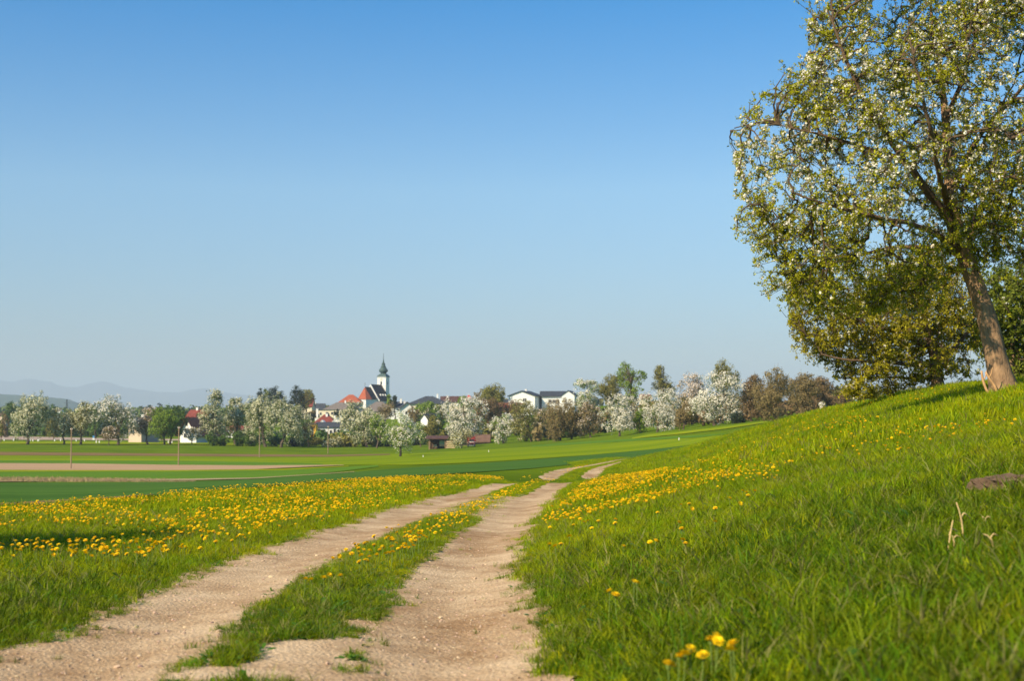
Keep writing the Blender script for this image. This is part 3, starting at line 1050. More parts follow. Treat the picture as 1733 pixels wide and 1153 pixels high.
def crown_points(r, c, rad, nclump, clump_r, per, lobes=7, spire=0.0):
    """leaf positions on clumps that sit on a handful of lobes inside an ellipsoid"""
    rad = np.array(rad, float)
    K = lobes
    ld = unit(r.normal(size=(K, 3)))
    lc = ld * r.uniform(0.25, 0.62, (K, 1))
    lr_ = r.uniform(0.36, 0.56, K)
    li = r.integers(0, K, nclump)
    d = unit(r.normal(size=(nclump, 3)) + lc[li] * 0.9 + np.array([0, 0, 0.25]))
    cc = lc[li] + d * (lr_[li] * r.uniform(0.55, 1.0, nclump))[:, None]
    nn = np.linalg.norm(cc, axis=1, keepdims=True)
    cc = np.where(nn > 0.97, cc / nn * 0.97, cc)
    if spire:
        k = 1 - spire * (cc[:, 2:3] + 1) / 2
        cc[:, :2] *= k
    cr = clump_r * r.uniform(0.6, 1.35, nclump)
    inner = np.maximum(1 - cr[:, None] / rad[None], 0.35)
    cw_ = np.array(c) + cc * rad * inner
    o = unit(cc + np.array([0, 0, 0.3]))
    D = unit(r.normal(size=(nclump, per, 3)) + 0.55 * o[:, None, :])
    P = cw_[:, None, :] + D * (cr[:, None] * r.uniform(0.45, 1.05, (nclump, per)))[..., None]
    Nn = unit(D + 0.45 * r.normal(size=D.shape))
    up = (D * o[:, None, :]).sum(-1)
    return P.reshape(-1, 3), Nn.reshape(-1, 3), up.reshape(-1), cw_


def grow_trunk(b, base, top, r0, r, limbs, lean=0.0, n=7):
    base = np.array(base, float)
    top = np.array(top, float)
    pts, rad = [], []
    for i in range(7):
        t = i / 6
        p = base + (top - base) * t
        p[:2] += 0.25 * r0 * r.normal(size=2) * (2 if 0 < i else 0)
        pts.append(p)
        rad.append(r0 * (1.35 if i == 0 else 1.0) * (1 - 0.62 * t))
    b.tube(pts, rad, n)
    for q in limbs:
        k = r.integers(2, 5)
        s = np.array(pts[k])
        e_ = np.array(q)
        m1 = s + (e_ - s) * 0.45 + np.array([0, 0, 0.12 * np.linalg.norm(e_ - s)]) + r.normal(size=3) * 0.05 * np.linalg.norm(e_ - s)
        b.tube([s, m1, e_], [rad[k] * 0.6, rad[k] * 0.42, rad[k] * 0.15], 5)
    return pts


TREES_PX = []
tree_seed = [100]


def far_tree(kind, x0, x1, yt, yb, bx, by, Y, label, group=None, bloom=None, leaf='green', wf=0.65, name='pear_tree', dens=1.0, lobes=7, q=None, clump=None, twigs=0.0, spire=0.0, depth=1.0, bark=None, trunk_r=None):
    """x0..x1, yt..yb: crown box in the photograph; bx, by: foot of the trunk; Y: distance"""
    tree_seed[0] += 1
    r = np.random.default_rng(tree_seed[0])
    foot = at(bx, by, Y)
    foot[2] = ground_z(foot[0], Y)
    A = at(x0, yt, Y)
    B = at(x1, yb, Y)
    rx = (B[0] - A[0]) / 2
    rz = (A[2] - B[2]) / 2
    c = np.array([(A[0] + B[0]) / 2, Y, (A[2] + B[2]) / 2]) - foot
    ry = min(rx, rz * 1.3) * depth
    root = empty(name, foot)
    tag(root, label, 'bush' if name == 'bush' or name.endswith('shrub') else 'tree', group)
    px = Y / FPX * 1.69                       # metres per picture pixel of the render
    qs = q or max(0.12, 0.62 * px)
    cr = clump or max(0.42, 0.115 * (rx + rz) / 2 + 0.22)
    nclump = int(np.clip(dens * 2.3 * (rx * rz + rx * ry) / (cr * cr), 18, 420))
    per = int(np.clip(2.6 * cr * cr / (qs * qs), 14, 50))
    P, Nn, up, cc = crown_points(r, c, (rx, ry, rz), nclump, cr, per, lobes, spire)
    # fill the crown's measured box
    for ax, rr in ((0, rx), (1, ry), (2, rz)):
        lo, hi = np.percentile(P[:, ax], (0.7, 99.3))
        k_ = 2 * rr / (hi - lo)
        for arr in (P, cc):
            arr[:, ax] = (arr[:, ax] - (lo + hi) / 2) * k_ + c[ax]
    # trunk and limbs
    b = MB()
    tr = trunk_r or max(0.16, 0.028 * (c[2] + rz))
    k = r.choice(len(cc), min(9, len(cc)), replace=False)
    grow_trunk(b, (0, 0, -0.3), (c[0], c[1], c[2] + 0.15 * rz), tr, r, cc[k])
    b.build('trunk', bark or m_bark, root)
    if twigs:
        nt = int(twigs * 260)
        ti = r.choice(len(P), min(nt, len(P)), replace=False)
        e_ = P[ti]
        s_ = np.array([c[0] * 0.6, c[1], c[2] - 0.35 * rz]) + (e_ - np.array([c[0] * 0.6, c[1], c[2] - 0.35 * rz])) * r.uniform(0.25, 0.6, (len(e_), 1))
        w = np.array([1, 0, 0]) * (0.20 * px)
        e2 = e_ + (e_ - s_) * r.uniform(0.0, 0.22, (len(e_), 1))
        V = np.stack([s_ - w, s_ + w, e2 + w * 0.4, e2 - w * 0.4], 1).reshape(-1, 3)
        new_obj('twigs', mesh_np('twigs', V, np.arange(len(V)).reshape(-1, 4)), root, LEAF['brown'])['kind'] = 'stuff'
    if bloom:
        clu = np.repeat(r.uniform(-0.25, 0.25, nclump), per)
        isw = (r.uniform(0, 1, len(P)) + clu) < (wf + (0.04 if bloom == 'white' else -0.04)) * np.clip(0.55 + 1.15 * up, 0.02, 1.4)
        V, Q = leaf_quads(P[isw], Nn[isw], qs * 0.85, r, 0.95)
        new_obj('blossom', mesh_np('blossom', V, Q), root, BLOOM[bloom])['kind'] = 'stuff'
        V, Q = leaf_quads(P[~isw], Nn[~isw], qs, r)
    else:
        V, Q = leaf_quads(P, Nn, qs, r)
    new_obj('foliage', mesh_np('foliage', V, Q), root, LEAF[leaf])['kind'] = 'stuff'
    return root


G_L, G_M, G_R = 'orchard trees on the left plain', 'orchard trees before the village', 'orchard trees on the right slope'
ft = far_tree
# left plain
ft('b', 21, 80, 668, 742, 46, 750, 400, 'tall cream blossoming tree, leftmost of the orchard on the plain', G_L, 'cream', 'green', 0.62)
ft('b', 88, 128, 692, 737, 108, 750.5, 405, 'small blossoming tree with slim trunk right of the leftmost tall one', G_L, 'cream', 'olive', 0.55)
ft('b', 120, 158, 681, 735, 136, 751, 405, 'upright blossoming tree with dark shaded right side, left plain', G_L, 'cream', 'olive', 0.5)
ft('b', 160, 232, 671, 742, 200, 752, 405, 'largest broad white blossoming tree on the left plain', G_L, 'white', 'green', 0.6, lobes=9)
ft('n', 170, 202, 722, 745, 184, 753, 398, 'small brownish tree in front of the broad white one', G_L, 'pink', 'brown', 0.25, name='small_tree')
ft('b', 224, 263, 690, 738, 251, 752, 410, 'pinkish blossoming tree beside the beige house wall', G_L, 'pink', 'brown', 0.55)
ft('w', 252, 300, 691, 742, 278, 752.5, 405, 'drooping fresh green willow on the left plain', G_L, None, 'fresh', name='willow_tree', twigs=0.5)
ft('w', 276, 316, 687, 738, 287, 753, 412, 'dark green rounded tree right behind the willow', G_L, None, 'bush', name='leafy_tree')
ft('b', 311, 339, 724, 746, 324, 752.5, 410, 'tiny white blossoming tree in front of the brown chalet', G_L, 'white', 'olive', 0.6)
ft('b', 338, 383, 661, 738, 362, 754, 415, 'slender tall cream blossoming tree right of the brown chalet', G_L, 'cream', 'green', 0.58, spire=0.35)
ft('b', 372, 426, 675, 732, 398, 755, 425, 'wide low-limbed blossoming tree behind two round bushes', G_L, 'cream', 'green', 0.5)
# before the village
ft('b', 414, 466, 671, 746, 450, 759, 400, 'blossoming tree, left one of the tall pair with pale trunks', G_M, 'cream', 'green', 0.6)
ft('b', 450, 526, 672, 748, 476, 760, 395, 'blossoming tree, right and wider one of the tall pair', G_M, 'cream', 'green', 0.62, lobes=9)
ft('n', 511, 533, 714, 742, 522, 757, 405, 'thin tree with brownish crown in front of the yellow wall', G_M, None, 'brown', name='small_tree', twigs=0.5)
ft('b', 574, 648, 682, 748, 621, 759, 395, 'large cream blossoming tree right of the long white house', G_M, 'cream', 'green', 0.6, lobes=9)
ft('g', 626, 664, 702, 750, 637, 761, 385, 'fresh green leafing tree between two blossoming ones', G_M, 'cream', 'fresh', 0.18)
ft('b', 654, 706, 698, 762, 677, 769, 262, 'lone blossoming tree with leaning dark trunk standing out on the grass field', G_M, 'white', 'fresh', 0.55, bark=m_bark_d)
ft('g', 700, 724, 715, 752, 712, 762, 380, 'small pale green blossoming tree beside the lone leaning one', G_M, 'cream', 'fresh', 0.35)
ft('g', 716, 747, 703, 752, 730, 761, 390, 'dull olive tree left of the open shed', G_M, None, 'olive', name='leafy_tree', twigs=0.4)
ft('b', 741, 823, 673, 742, 776, 758, 372, 'biggest white blossoming tree rising above the open shed', G_M, 'white', 'green', 0.72, lobes=11)
ft('b', 762, 801, 727, 756, 782, 760, 335, 'low blossoming tree between plank pile and red truck', G_M, 'cream', 'olive', 0.5)
ft('b', 828, 869, 701, 750, 851, 754, 345, 'white blossoming tree right of the red truck', G_M, 'white', 'fresh', 0.62)
ft('g', 864, 908, 679, 744, 900, 751, 335, 'tall olive green leafing tree in front of the white gabled building', G_M, 'cream', 'olive', 0.15, name='leafy_tree')
ft('b', 902, 936, 689, 745, 916, 751, 345, 'dull blossoming tree squeezed between olive and brown trees', G_M, 'pink', 'olive', 0.35)
# right slope
ft('n', 923, 976, 677, 746, 948, 750, 315, 'broad brown twiggy tree with two stout trunks', G_R, None, 'brown', name='bare_tree', twigs=1.0)
ft('n', 950, 985, 690, 740, 967, 748, 318, 'brown twiggy tree with blackish trunk beside the broad brown one', G_R, None, 'olive', name='bare_tree', twigs=0.8, bark=m_bark_d)
ft('b', 972, 1016, 682, 738, 1000, 747, 315, 'half blossoming brown tree left of the dense white one', G_R, 'pink', 'brown', 0.3, twigs=0.4)
ft('b', 1018, 1077, 669, 730, 1049, 742, 290, 'dense round white blossoming tree with short stout trunk', G_R, 'white', 'green', 0.78)
ft('b', 972, 1013, 643, 690, 992, 715, 430, 'pale green-white blossoming tree rising behind the brown ones', G_R, 'white', 'fresh', 0.55)
ft('n', 1009, 1056, 636, 682, 1034, 716, 440, 'olive brown tree left of the tall open-crowned one', G_R, None, 'olive', name='bare_tree', twigs=0.8)
ft('g', 1044, 1093, 615, 672, 1071, 716, 420, 'tallest open green tree with visible bare limbs', G_R, None, 'fresh', name='leafy_tree', dens=0.55, twigs=0.7)
ft('n', 1104, 1143, 620, 682, 1124, 712, 420, 'narrow brownish tree between the tall green and the great white trees', G_R, None, 'olive', name='bare_tree', twigs=1.0, dens=0.8, spire=0.3)
ft('g', 1072, 1096, 690, 738, 1082, 738, 290, 'small fresh green tree with thin dark trunk right of the dense white one', G_R, None, 'fresh', name='small_tree')
ft('b', 1083, 1150, 660, 732, 1112, 735, 275, 'white blossoming tree with crown hanging almost to the ground', G_R, 'white', 'green', 0.75)
ft('n', 1143, 1180, 684, 724, 1155, 727, 255, 'low brown twiggy tree before the great white tree', G_R, None, 'brown', name='bare_tree', twigs=1.0)
ft('b', 1147, 1196, 634, 706, 1172, 716, 290, 'pinkish white blossoming tree left behind the great white tree', G_R, 'pink', 'brown', 0.7)
ft('b', 1168, 1263, 632, 712, 1209, 723, 245, 'greatest white blossoming tree of the right slope, two trunks showing', G_R, 'white', 'green', 0.72, lobes=11)
ft('n', 1204, 1250, 612, 660, 1226, 716, 310, 'olive crown rising above the greatest white tree', G_R, None, 'olive', name='leafy_tree', twigs=0.6)
# hedge of brown bushes at right
ft('n', 1250, 1296, 636, 708, 1272, 716, 245, 'brown twiggy thicket next to the greatest white tree', 'brown thicket on the right slope', None, 'russet', name='bare_tree', twigs=1.5, spire=-0.2)
ft('n', 1274, 1352, 626, 712, 1312, 714, 225, 'large rounded brown thicket with yellowish haze of buds', 'brown thicket on the right slope', None, 'brown', name='bare_tree', twigs=2.0, lobes=9)
ft('n', 1330, 1384, 634, 708, 1356, 712, 235, 'brown thicket behind the hillside edge', 'brown thicket on the right slope', None, 'brown', name='bare_tree', twigs=1.5)
ft('n', 1370, 1440, 640, 706, 1400, 706, 240, 'dull brown thicket half hidden by the leaning tree', 'brown thicket on the right slope', None, 'russet', name='bare_tree', twigs=1.5)
ft('d', 1236, 1262, 698, 720, 1249, 721, 238, 'dark green bush at the foot of the greatest white tree', None, None, 'dark', name='bush')
ft('p', 1386, 1398, 680, 694, 1392, 700, 180, 'little white blossoming shrub at the hillside edge', None, 'white', 'olive', 0.5, name='blossom_shrub', dens=0.35)
# bushes
GB = 'round bushes under the orchard'
ft('s', 348, 373, 731, 755, 361, 755.5, 400, 'round dark green bush, leftmost of four under the orchard', GB, None, 'bush', name='bush')
ft('s', 369, 392, 732, 755, 381, 755.5, 402, 'round dark green bush, second of four under the orchard', GB, None, 'bush', name='bush')
ft('s', 394, 418, 731, 756, 406, 756.5, 404, 'round dark green bush, third of four under the orchard', GB, None, 'bush', name='bush')
ft('s', 412, 438, 733, 757, 425, 757, 404, 'round dark green bush left of the tall blossoming pair', GB, None, 'bush', name='bush')
ft('s', 452, 474, 738, 758, 463, 758, 408, 'dark bush between the two pale trunks of the tall pair', GB, None, 'bush', name='bush')
ft('s', 482, 508, 740, 758, 494, 758, 410, 'dark bush right of the tall blossoming pair', GB, None, 'dark', name='bush')
ft('s', 500, 524, 739, 758, 512, 758, 412, 'dark green bush left of the thin tree', GB, None, 'bush', name='bush')
ft('s', 522, 547, 741, 758, 534, 758, 412, 'olive green bush in front of the long white house', GB, None, 'olive', name='bush')
ft('s', 545, 578, 740, 759, 560, 759, 400, 'pale blossoming shrub by the fourth utility pole', GB, 'cream', 'olive', 0.5, name='blossom_shrub')
ft('s', 574, 606, 740, 760, 590, 760, 405, 'dark low bush under the large cream blossoming tree', GB, None, 'olive', name='bush')
ft('s', 640, 662, 742, 762, 650, 762, 400, 'dark low bush behind the fresh green tree', GB, None, 'dark', name='bush')
ft('s', 690, 722, 742, 762, 706, 762, 400, 'dark low hedge bush left of the shed', GB, None, 'dark', name='bush')
ft('s', 0, 6, 718, 740, 1, 746, 420, 'bush cut by the left picture edge', GB, None, 'olive', name='bush')
# village trees
GV_ = 'trees among the village roofs'
for (x0, x1, yt, yb, Y, lab, lf) in ((429, 450, 659, 700, 640, 'dark pointed pine, leftmost of the three above the orchard', 'dark'), (452, 482, 656, 700, 650, 'dark broad pine, middle of the three above the orchard', 'dark'),
                                     (482, 517, 655, 712, 630, 'dark wide pine, rightmost of the three above the orchard', 'dark')):
    ft('c', x0, x1, yt, yb, (x0 + x1) / 2, 722, Y, lab, GV_, None, lf, name='pine_tree', spire=0.45, bark=m_bark_d)
ft('v', 505, 531, 660, 695, 518, 718, 690, 'grey green leafing tree behind the pines', GV_, None, 'olive', name='leafy_tree', twigs=0.6)
ft('v', 446, 460, 658, 690, 453, 718, 690, 'green tree tip between the left pines', GV_, None, 'green', name='leafy_tree')
ft('v', 704, 742, 680, 712, 722, 728, 560, 'fresh green tree in front of the long dark roof', GV_, None, 'fresh', name='leafy_tree')
ft('v', 734, 758, 686, 712, 746, 728, 570, 'yellowish small tree in front of the long dark roof', GV_, None, 'willow', name='leafy_tree')
ft('v', 727, 752, 702, 728, 740, 735, 500, 'dark green bushy tree right of the small white house', GV_, None, 'bush', name='leafy_tree')
ft('v', 775, 792, 671, 690, 783, 712, 600, 'small bright green tree beside the long dark roof', GV_, None, 'fresh', name='leafy_tree')
ft('v', 813, 854, 652, 696, 834, 715, 560, 'great round yellowish willow on the skyline', GV_, None, 'willow', name='willow_tree', twigs=1.0, lobes=5, dens=1.4)
ft('v', 798, 820, 659, 690, 808, 712, 600, 'bare grey tree left of the great round willow', GV_, None, 'brown', name='bare_tree', twigs=1.0, dens=0.35)
ft('v', 800, 850, 676, 735, 826, 745, 430, 'russet bare tree behind the biggest blossoming tree', GV_, None, 'russet', name='bare_tree', twigs=1.4)
ft('v', 836, 884, 680, 730, 858, 742, 440, 'russet brown bare tree below the great round willow', GV_, None, 'russet', name='bare_tree', twigs=1.4)
ft('v', 664, 672, 670, 690, 668, 716, 640, 'small dark spruce right of the church', GV_, None, 'dark', name='spruce_tree', spire=0.8)
ft('v', 654, 664, 668, 690, 659, 716, 690, 'small green treetop beside the church tower', GV_, None, 'fresh', name='leafy_tree')
ft('v', 636, 668, 681, 712, 652, 725, 560, 'brown bare tree before the grey barn roof', GV_, None, 'brown', name='bare_tree', twigs=1.2, dens=0.5)
ft('v', 690, 712, 690, 718, 702, 728, 520, 'brown bare tree right of the white gable', GV_, None, 'brown', name='bare_tree', twigs=1.0)
ft('v', 516, 540, 696, 712, 528, 722, 640, 'brown shrub left of the long cream building', GV_, None, 'brown', name='bush', twigs=0.6)
for i, (x, w, t) in enumerate(((567, 4.5, 697), (571.5, 4, 693), (577, 3.5, 697), (580, 3.5, 696), (592, 6, 697), (555, 4, 699))):
    ft('y', x - w / 2 - 0.4, x + w / 2 + 0.4, t, 708.5, x, 712, 640, ('dark cypress, leftmost pair member on the terrace', 'tallest dark cypress on the terrace', 'slim dark cypress, third on the terrace', 'slim dark cypress, fourth on the terrace', 'stout dark cypress at the right end of the terrace', 'low dark cypress at the left end of the terrace')[i],
       'cypresses on the terrace', None, 'dark', name='cypress_tree', spire=0.7)
# left background trees
GF = 'trees on the far plain'
for (x0, x1, yt, yb, Y, lab, lf) in ((3, 27, 681, 716, 650, 'bright green tree left behind the leftmost orchard tree', 'bush'), (70, 96, 686, 716, 640, 'green tree right behind the leftmost orchard tree', 'bush'),
                                     (78, 104, 706, 740, 520, 'reddish brown small tree behind the orchard at left', 'olive'), (150, 172, 692, 735, 560, 'green bushy tree between the two upright blossoming trees', 'bush'),
                                     (0, 16, 702, 740, 560, 'brown shrub by the road at the left edge', 'brown'), (264, 276, 684, 716, 620, 'dark spruce tip behind the willow', 'dark'),
                                     (326, 344, 700, 735, 520, 'dark green tree before the red roofs', 'dark'), (372, 388, 688, 725, 600, 'green tree behind the slender blossoming one', 'green'),
                                     (240, 262, 716, 744, 470, 'brown shrubbery before the beige house', 'brown')):
    ft('f', x0, x1, yt, yb, (x0 + x1) / 2, yb + 6, Y, lab, GF, None, lf, name='spruce_tree' if 'spruce' in lab else 'leafy_tree', spire=0.7 if 'spruce' in lab else 0)

# ------------------------------------------------------------------ village
m_wall_w = mat('white_plaster', (0.80, 0.79, 0.76), (0.72, 0.71, 0.68), scale=0.4, rough=0.9)
m_wall_c = mat('cream_plaster', (0.78, 0.68, 0.50), (0.70, 0.60, 0.43), scale=0.4, rough=0.9)
m_wall_y = mat('yellow_plaster', (0.85, 0.50, 0.05), (0.78, 0.43, 0.04), scale=0.4, rough=0.9)
m_wall_b = mat('beige_plaster', (0.66, 0.52, 0.40), (0.58, 0.45, 0.34), scale=0.4, rough=0.9)
m_roof_o = mat('orange_tiles', (0.40, 0.105, 0.05), (0.29, 0.075, 0.038), scale=0.8, rough=0.85, bump=0.5)
m_roof_r = mat('red_tiles', (0.24, 0.055, 0.038), (0.15, 0.038, 0.03), scale=0.8, rough=0.85, bump=0.5)
m_roof_b = mat('brown_tiles', (0.115, 0.055, 0.045), (0.075, 0.040, 0.034), scale=0.8, rough=0.85, bump=0.5)
m_roof_g = mat('grey_tiles', (0.20, 0.165, 0.145), (0.14, 0.12, 0.11), scale=0.8, rough=0.9, bump=0.5)
m_roof_d = mat('slate_tiles', (0.060, 0.066, 0.080), (0.040, 0.045, 0.055), scale=0.8, rough=0.75, bump=0.5)
m_copper = mat('green_copper', (0.070, 0.115, 0.110), (0.040, 0.070, 0.068), scale=0.8, rough=0.6)
m_glass = mat('window_glass', (0.035, 0.04, 0.05), (0.02, 0.024, 0.03), scale=2, rough=0.15, spec=0.6)
m_frame = mat('window_frame', (0.55, 0.50, 0.44), rough=0.7)
m_wood = mat('weathered_wood', (0.30, 0.21, 0.13), (0.17, 0.115, 0.07), scale=1.0, rough=0.9, stretch=(1, 1, 6))
m_wood_l = mat('fresh_planks', (0.62, 0.46, 0.28), (0.50, 0.36, 0.20), scale=2, rough=0.85)
m_wood_d = mat('dark_wood', (0.12, 0.075, 0.05), (0.07, 0.045, 0.03), scale=1.0, rough=0.9)
m_iron = mat('dark_iron', (0.03, 0.03, 0.033), rough=0.6)


def windows(root, spec, wall_y, w, h):
    """spec: (x, z) centres on the front wall"""
    for (x, z) in spec:
        f = MB()
        t = 0.10
        f.box(x - w / 2 - t, x + w / 2 + t, wall_y - 0.06, wall_y + 0.02, z - h / 2 - t, z - h / 2)
        f.box(x - w / 2 - t, x + w / 2 + t, wall_y - 0.06, wall_y + 0.02, z + h / 2, z + h / 2 + t)
        f.box(x - w / 2 - t, x - w / 2, wall_y - 0.06, wall_y + 0.02, z - h / 2, z + h / 2)
        f.box(x + w / 2, x + w / 2 + t, wall_y - 0.06, wall_y + 0.02, z - h / 2, z + h / 2)
        fo = f.build('window', m_frame, root)
        MB().box(x - w / 2, x + w / 2, wall_y - 0.03, wall_y + 0.015, z - h / 2, z + h / 2).build('pane', m_glass, fo)


def house(px0, px1, y_eave, y_ridge, y_base, Y, D, kind, mw, mr, label, name='house', rz=0.0, over=0.5, win=(), chim=(), ww=1.0, wh=1.3, group=None, cat='house', side_win=()):
    """front wall spans px0..px1 at distance Y; kind: ridge (ridge along the front), gable (gable to the front), hip, flat"""
    A = at(px0, y_eave, Y)
    B = at(px1, y_eave, Y)
    base_z = float(at(px0, y_base, Y)[2])
    gx = (A[0] + B[0]) / 2
    gz = min(base_z, float(ground_z(gx, Y)), float(ground_z(gx, Y + D))) - 0.3
    wdt = (B[0] - A[0]) / math.cos(rz)
    he = A[2] - gz
    hr = float(at(px0, y_ridge, Y)[2]) - A[2]
    root = empty(name, (gx, Y, gz), rz)
    tag(root, label, cat, group)
    x0, x1 = -wdt / 2, wdt / 2
    b = MB().box(x0, x1, 0, D, 0, he)
    ov = over
    rt = 0.28
    roof = MB()
    if kind == 'ridge':
        b.add([(x0, 0, he), (x0, D, he), (x0, D / 2, he + hr)], [(0, 2, 1)])
        b.add([(x1, 0, he), (x1, D, he), (x1, D / 2, he + hr)], [(0, 1, 2)])
        for sgn in (0, 1):
            ys = -ov if sgn == 0 else D + ov
            dz = -ov * hr / (D / 2)
            vs = [(x0 - ov, ys, he + dz), (x1 + ov, ys, he + dz), (x1 + ov, D / 2, he + hr), (x0 - ov, D / 2, he + hr)]
            vs += [(p[0], p[1], p[2] + rt) for p in vs]
            roof.add(vs, [(0, 3, 2, 1), (4, 5, 6, 7), (0, 1, 5, 4), (1, 2, 6, 5), (2, 3, 7, 6), (3, 0, 4, 7)])
    elif kind == 'gable':
        b.add([(x0, 0, he), (x1, 0, he), (0, 0, he + hr)], [(0, 1, 2)])
        b.add([(x0, D, he), (x1, D, he), (0, D, he + hr)], [(0, 2, 1)])
        for sgn in (-1, 1):
            xs = sgn * (wdt / 2 + ov)
            dz = -ov * hr / (wdt / 2)
            vs = [(xs, -ov, he + dz), (xs, D + ov, he + dz), (0, D + ov, he + hr), (0, -ov, he + hr)]
            vs += [(p[0], p[1], p[2] + rt) for p in vs]
            roof.add(vs, [(0, 1, 2, 3), (4, 7, 6, 5), (0, 4, 5, 1), (1, 5, 6, 2), (2, 6, 7, 3), (3, 7, 4, 0)])
    elif kind == 'hip':
        k = min(D / 2, wdt / 2 * 0.8) + ov
        a0, a1 = (x0 - ov, -ov, he + 0.02), (x1 + ov, -ov, he + 0.02)
        a2, a3 = (x1 + ov, D + ov, he + 0.02), (x0 - ov, D + ov, he + 0.02)
        r0, r1 = (x0 - ov + k, D / 2, he + hr), (x1 + ov - k, D / 2, he + hr)
        roof.add([a0, a1, a2, a3, r0, r1], [(0, 1, 5, 4), (1, 2, 5), (2, 3, 4, 5), (3, 0, 4), (0, 3, 2, 1)])
    else:
        roof.box(x0 - ov, x1 + ov, -ov, D + ov, he + 0.01, he + max(hr, 0.3))
    b.build('wall', mw, root)
    ro = roof.build('roof', mr, root)
    for (fx, fy, hh) in chim:
        cx_ = x0 + fx * wdt
        zr = he + hr * (1 - abs(fy - 0.5) * 2 if kind in ('ridge', 'hip') else 1 - abs(fx - 0.5) * 2)
        cb = MB().box(cx_ - 0.4, cx_ + 0.4, D * fy - 0.4, D * fy + 0.4, zr - 0.6, zr + hh)
        cb.box(cx_ - 0.5, cx_ + 0.5, D * fy - 0.5, D * fy + 0.5, zr + hh + 0.002, zr + hh + 0.15)
        cb.build('chimney', m_wall_w, ro)
    windows(root, [(x0 + fx * wdt, he * 1.0 - dz) for fx, dz in win], 0.0, ww, wh)
    return root


# church: axis runs away from the viewer and to the right
CH_Y = 900.0
P0 = at(627.3, 677.4, CH_Y)
church = empty('church', (P0[0], P0[1], 1.0), -math.radians(18))
tag(church, 'white village church with green onion-domed tower and steep red roofs', 'church')
eh = P0[2] - 1.0
S = CH_Y / FPX
hw, hrf, LN = 6.1, 9.7, 17.0
nave = MB().box(-hw, hw, 0, LN, 0, eh)
nave.add([(-hw, 0, eh), (hw, 0, eh), (0, 0, eh + hrf)], [(0, 1, 2)])
nave.add([(-hw, LN, eh), (hw, LN, eh), (0, LN, eh + hrf)], [(0, 2, 1)])
nave.build('nave_wall', m_wall_w, church)
# raised gable parapet
gp = MB()
for sg in (-1, 1):
    vs = [(sg * (hw + 0.3), -0.35, eh - 0.6), (0, -0.35, eh + hrf + 0.35), (0, -0.35, eh + hrf - 0.9), (sg * (hw - 0.7), -0.35, eh - 0.6)]
    vs += [(x, 0.35, z) for x, _, z in vs]
    gp.add(vs, [(0, 1, 2, 3), (7, 6, 5, 4), (0, 4, 5, 1), (2, 6, 7, 3), (1, 5, 6, 2), (3, 7, 4, 0)])
gp.build('gable_parapet', m_wall_w, church)
MB().box(-0.35 - 1.8, 0.35 - 1.8, -0.42, -0.352, eh + 4.2, eh + 5.6).build('window', m_glass, church)
nr = MB()
for sg in (-1, 1):
    vs = [(sg * (hw + 0.5), 0.36, eh - 0.8), (sg * (hw + 0.5), LN + 0.3, eh - 0.8), (0, LN + 0.3, eh + hrf), (0, 0.36, eh + hrf)]
    vs += [(x, y, z + 0.3) for x, y, z in vs]
    nr.add(vs, [(0, 1, 2, 3), (4, 7, 6, 5), (0, 4, 5, 1), (1, 5, 6, 2), (2, 6, 7, 3), (3, 7, 4, 0)])
nro = nr.build('nave_roof', m_roof_b, church)
for yy in (5.0, 9.0, 13.0):
    f = 0.28
    x = hw * (1 - f)
    z = eh + hrf * f
    d = MB().box(x - 0.4, x + 0.7, yy - 0.5, yy + 0.5, z, z + 1.1)
    d.build('dormer', m_wall_w, nro)
# chancel with polygonal end, nearer to the viewer
cw2, chr_, cl = 4.6, 7.9, 9.0
apse = [(-cw2, -cl), (-cw2 * 0.55, -cl - 4.2), (cw2 * 0.55, -cl - 4.2), (cw2, -cl)]
ring = [(-cw2, -0.36)] + apse + [(cw2, -0.36)]
cb = MB()
nr_ = len(ring)
cb.add([(x, y, 0) for x, y in ring] + [(x, y, eh + 0.3) for x, y in ring], [(i, i + 1, nr_ + i + 1, nr_ + i) for i in range(nr_ - 1)] + [tuple(range(nr_, 2 * nr_))])
cb.build('chancel_wall', m_wall_w, church)
ap = (0, -cl, eh + 0.3 + chr_)
ov = 1.09
e3 = [(x * ov, y * 1.03 if y < -1 else y, eh + 0.32) for x, y in ring]
ar = MB()
ar.add([e3[1], e3[2], ap], [(0, 1, 2)]); ar.add([e3[2], e3[3], ap], [(0, 1, 2)]); ar.add([e3[3], e3[4], ap], [(0, 1, 2)])
ar.build('apse_roof', m_roof_o, church)
cr_ = MB()
cr_.add([e3[4], e3[5], (0, -0.36, ap[2]), ap], [(0, 1, 2, 3)])
cr_.add([e3[0], e3[1], ap, (0, -0.36, ap[2])], [(0, 1, 2, 3)])
cr_.build('chancel_roof', m_roof_b, church)
MB().tube([(0, -cl, ap[2] - 0.3), (0, -cl, ap[2] + 2.6)], 0.10, 5).build('roof_cross', m_iron, church)
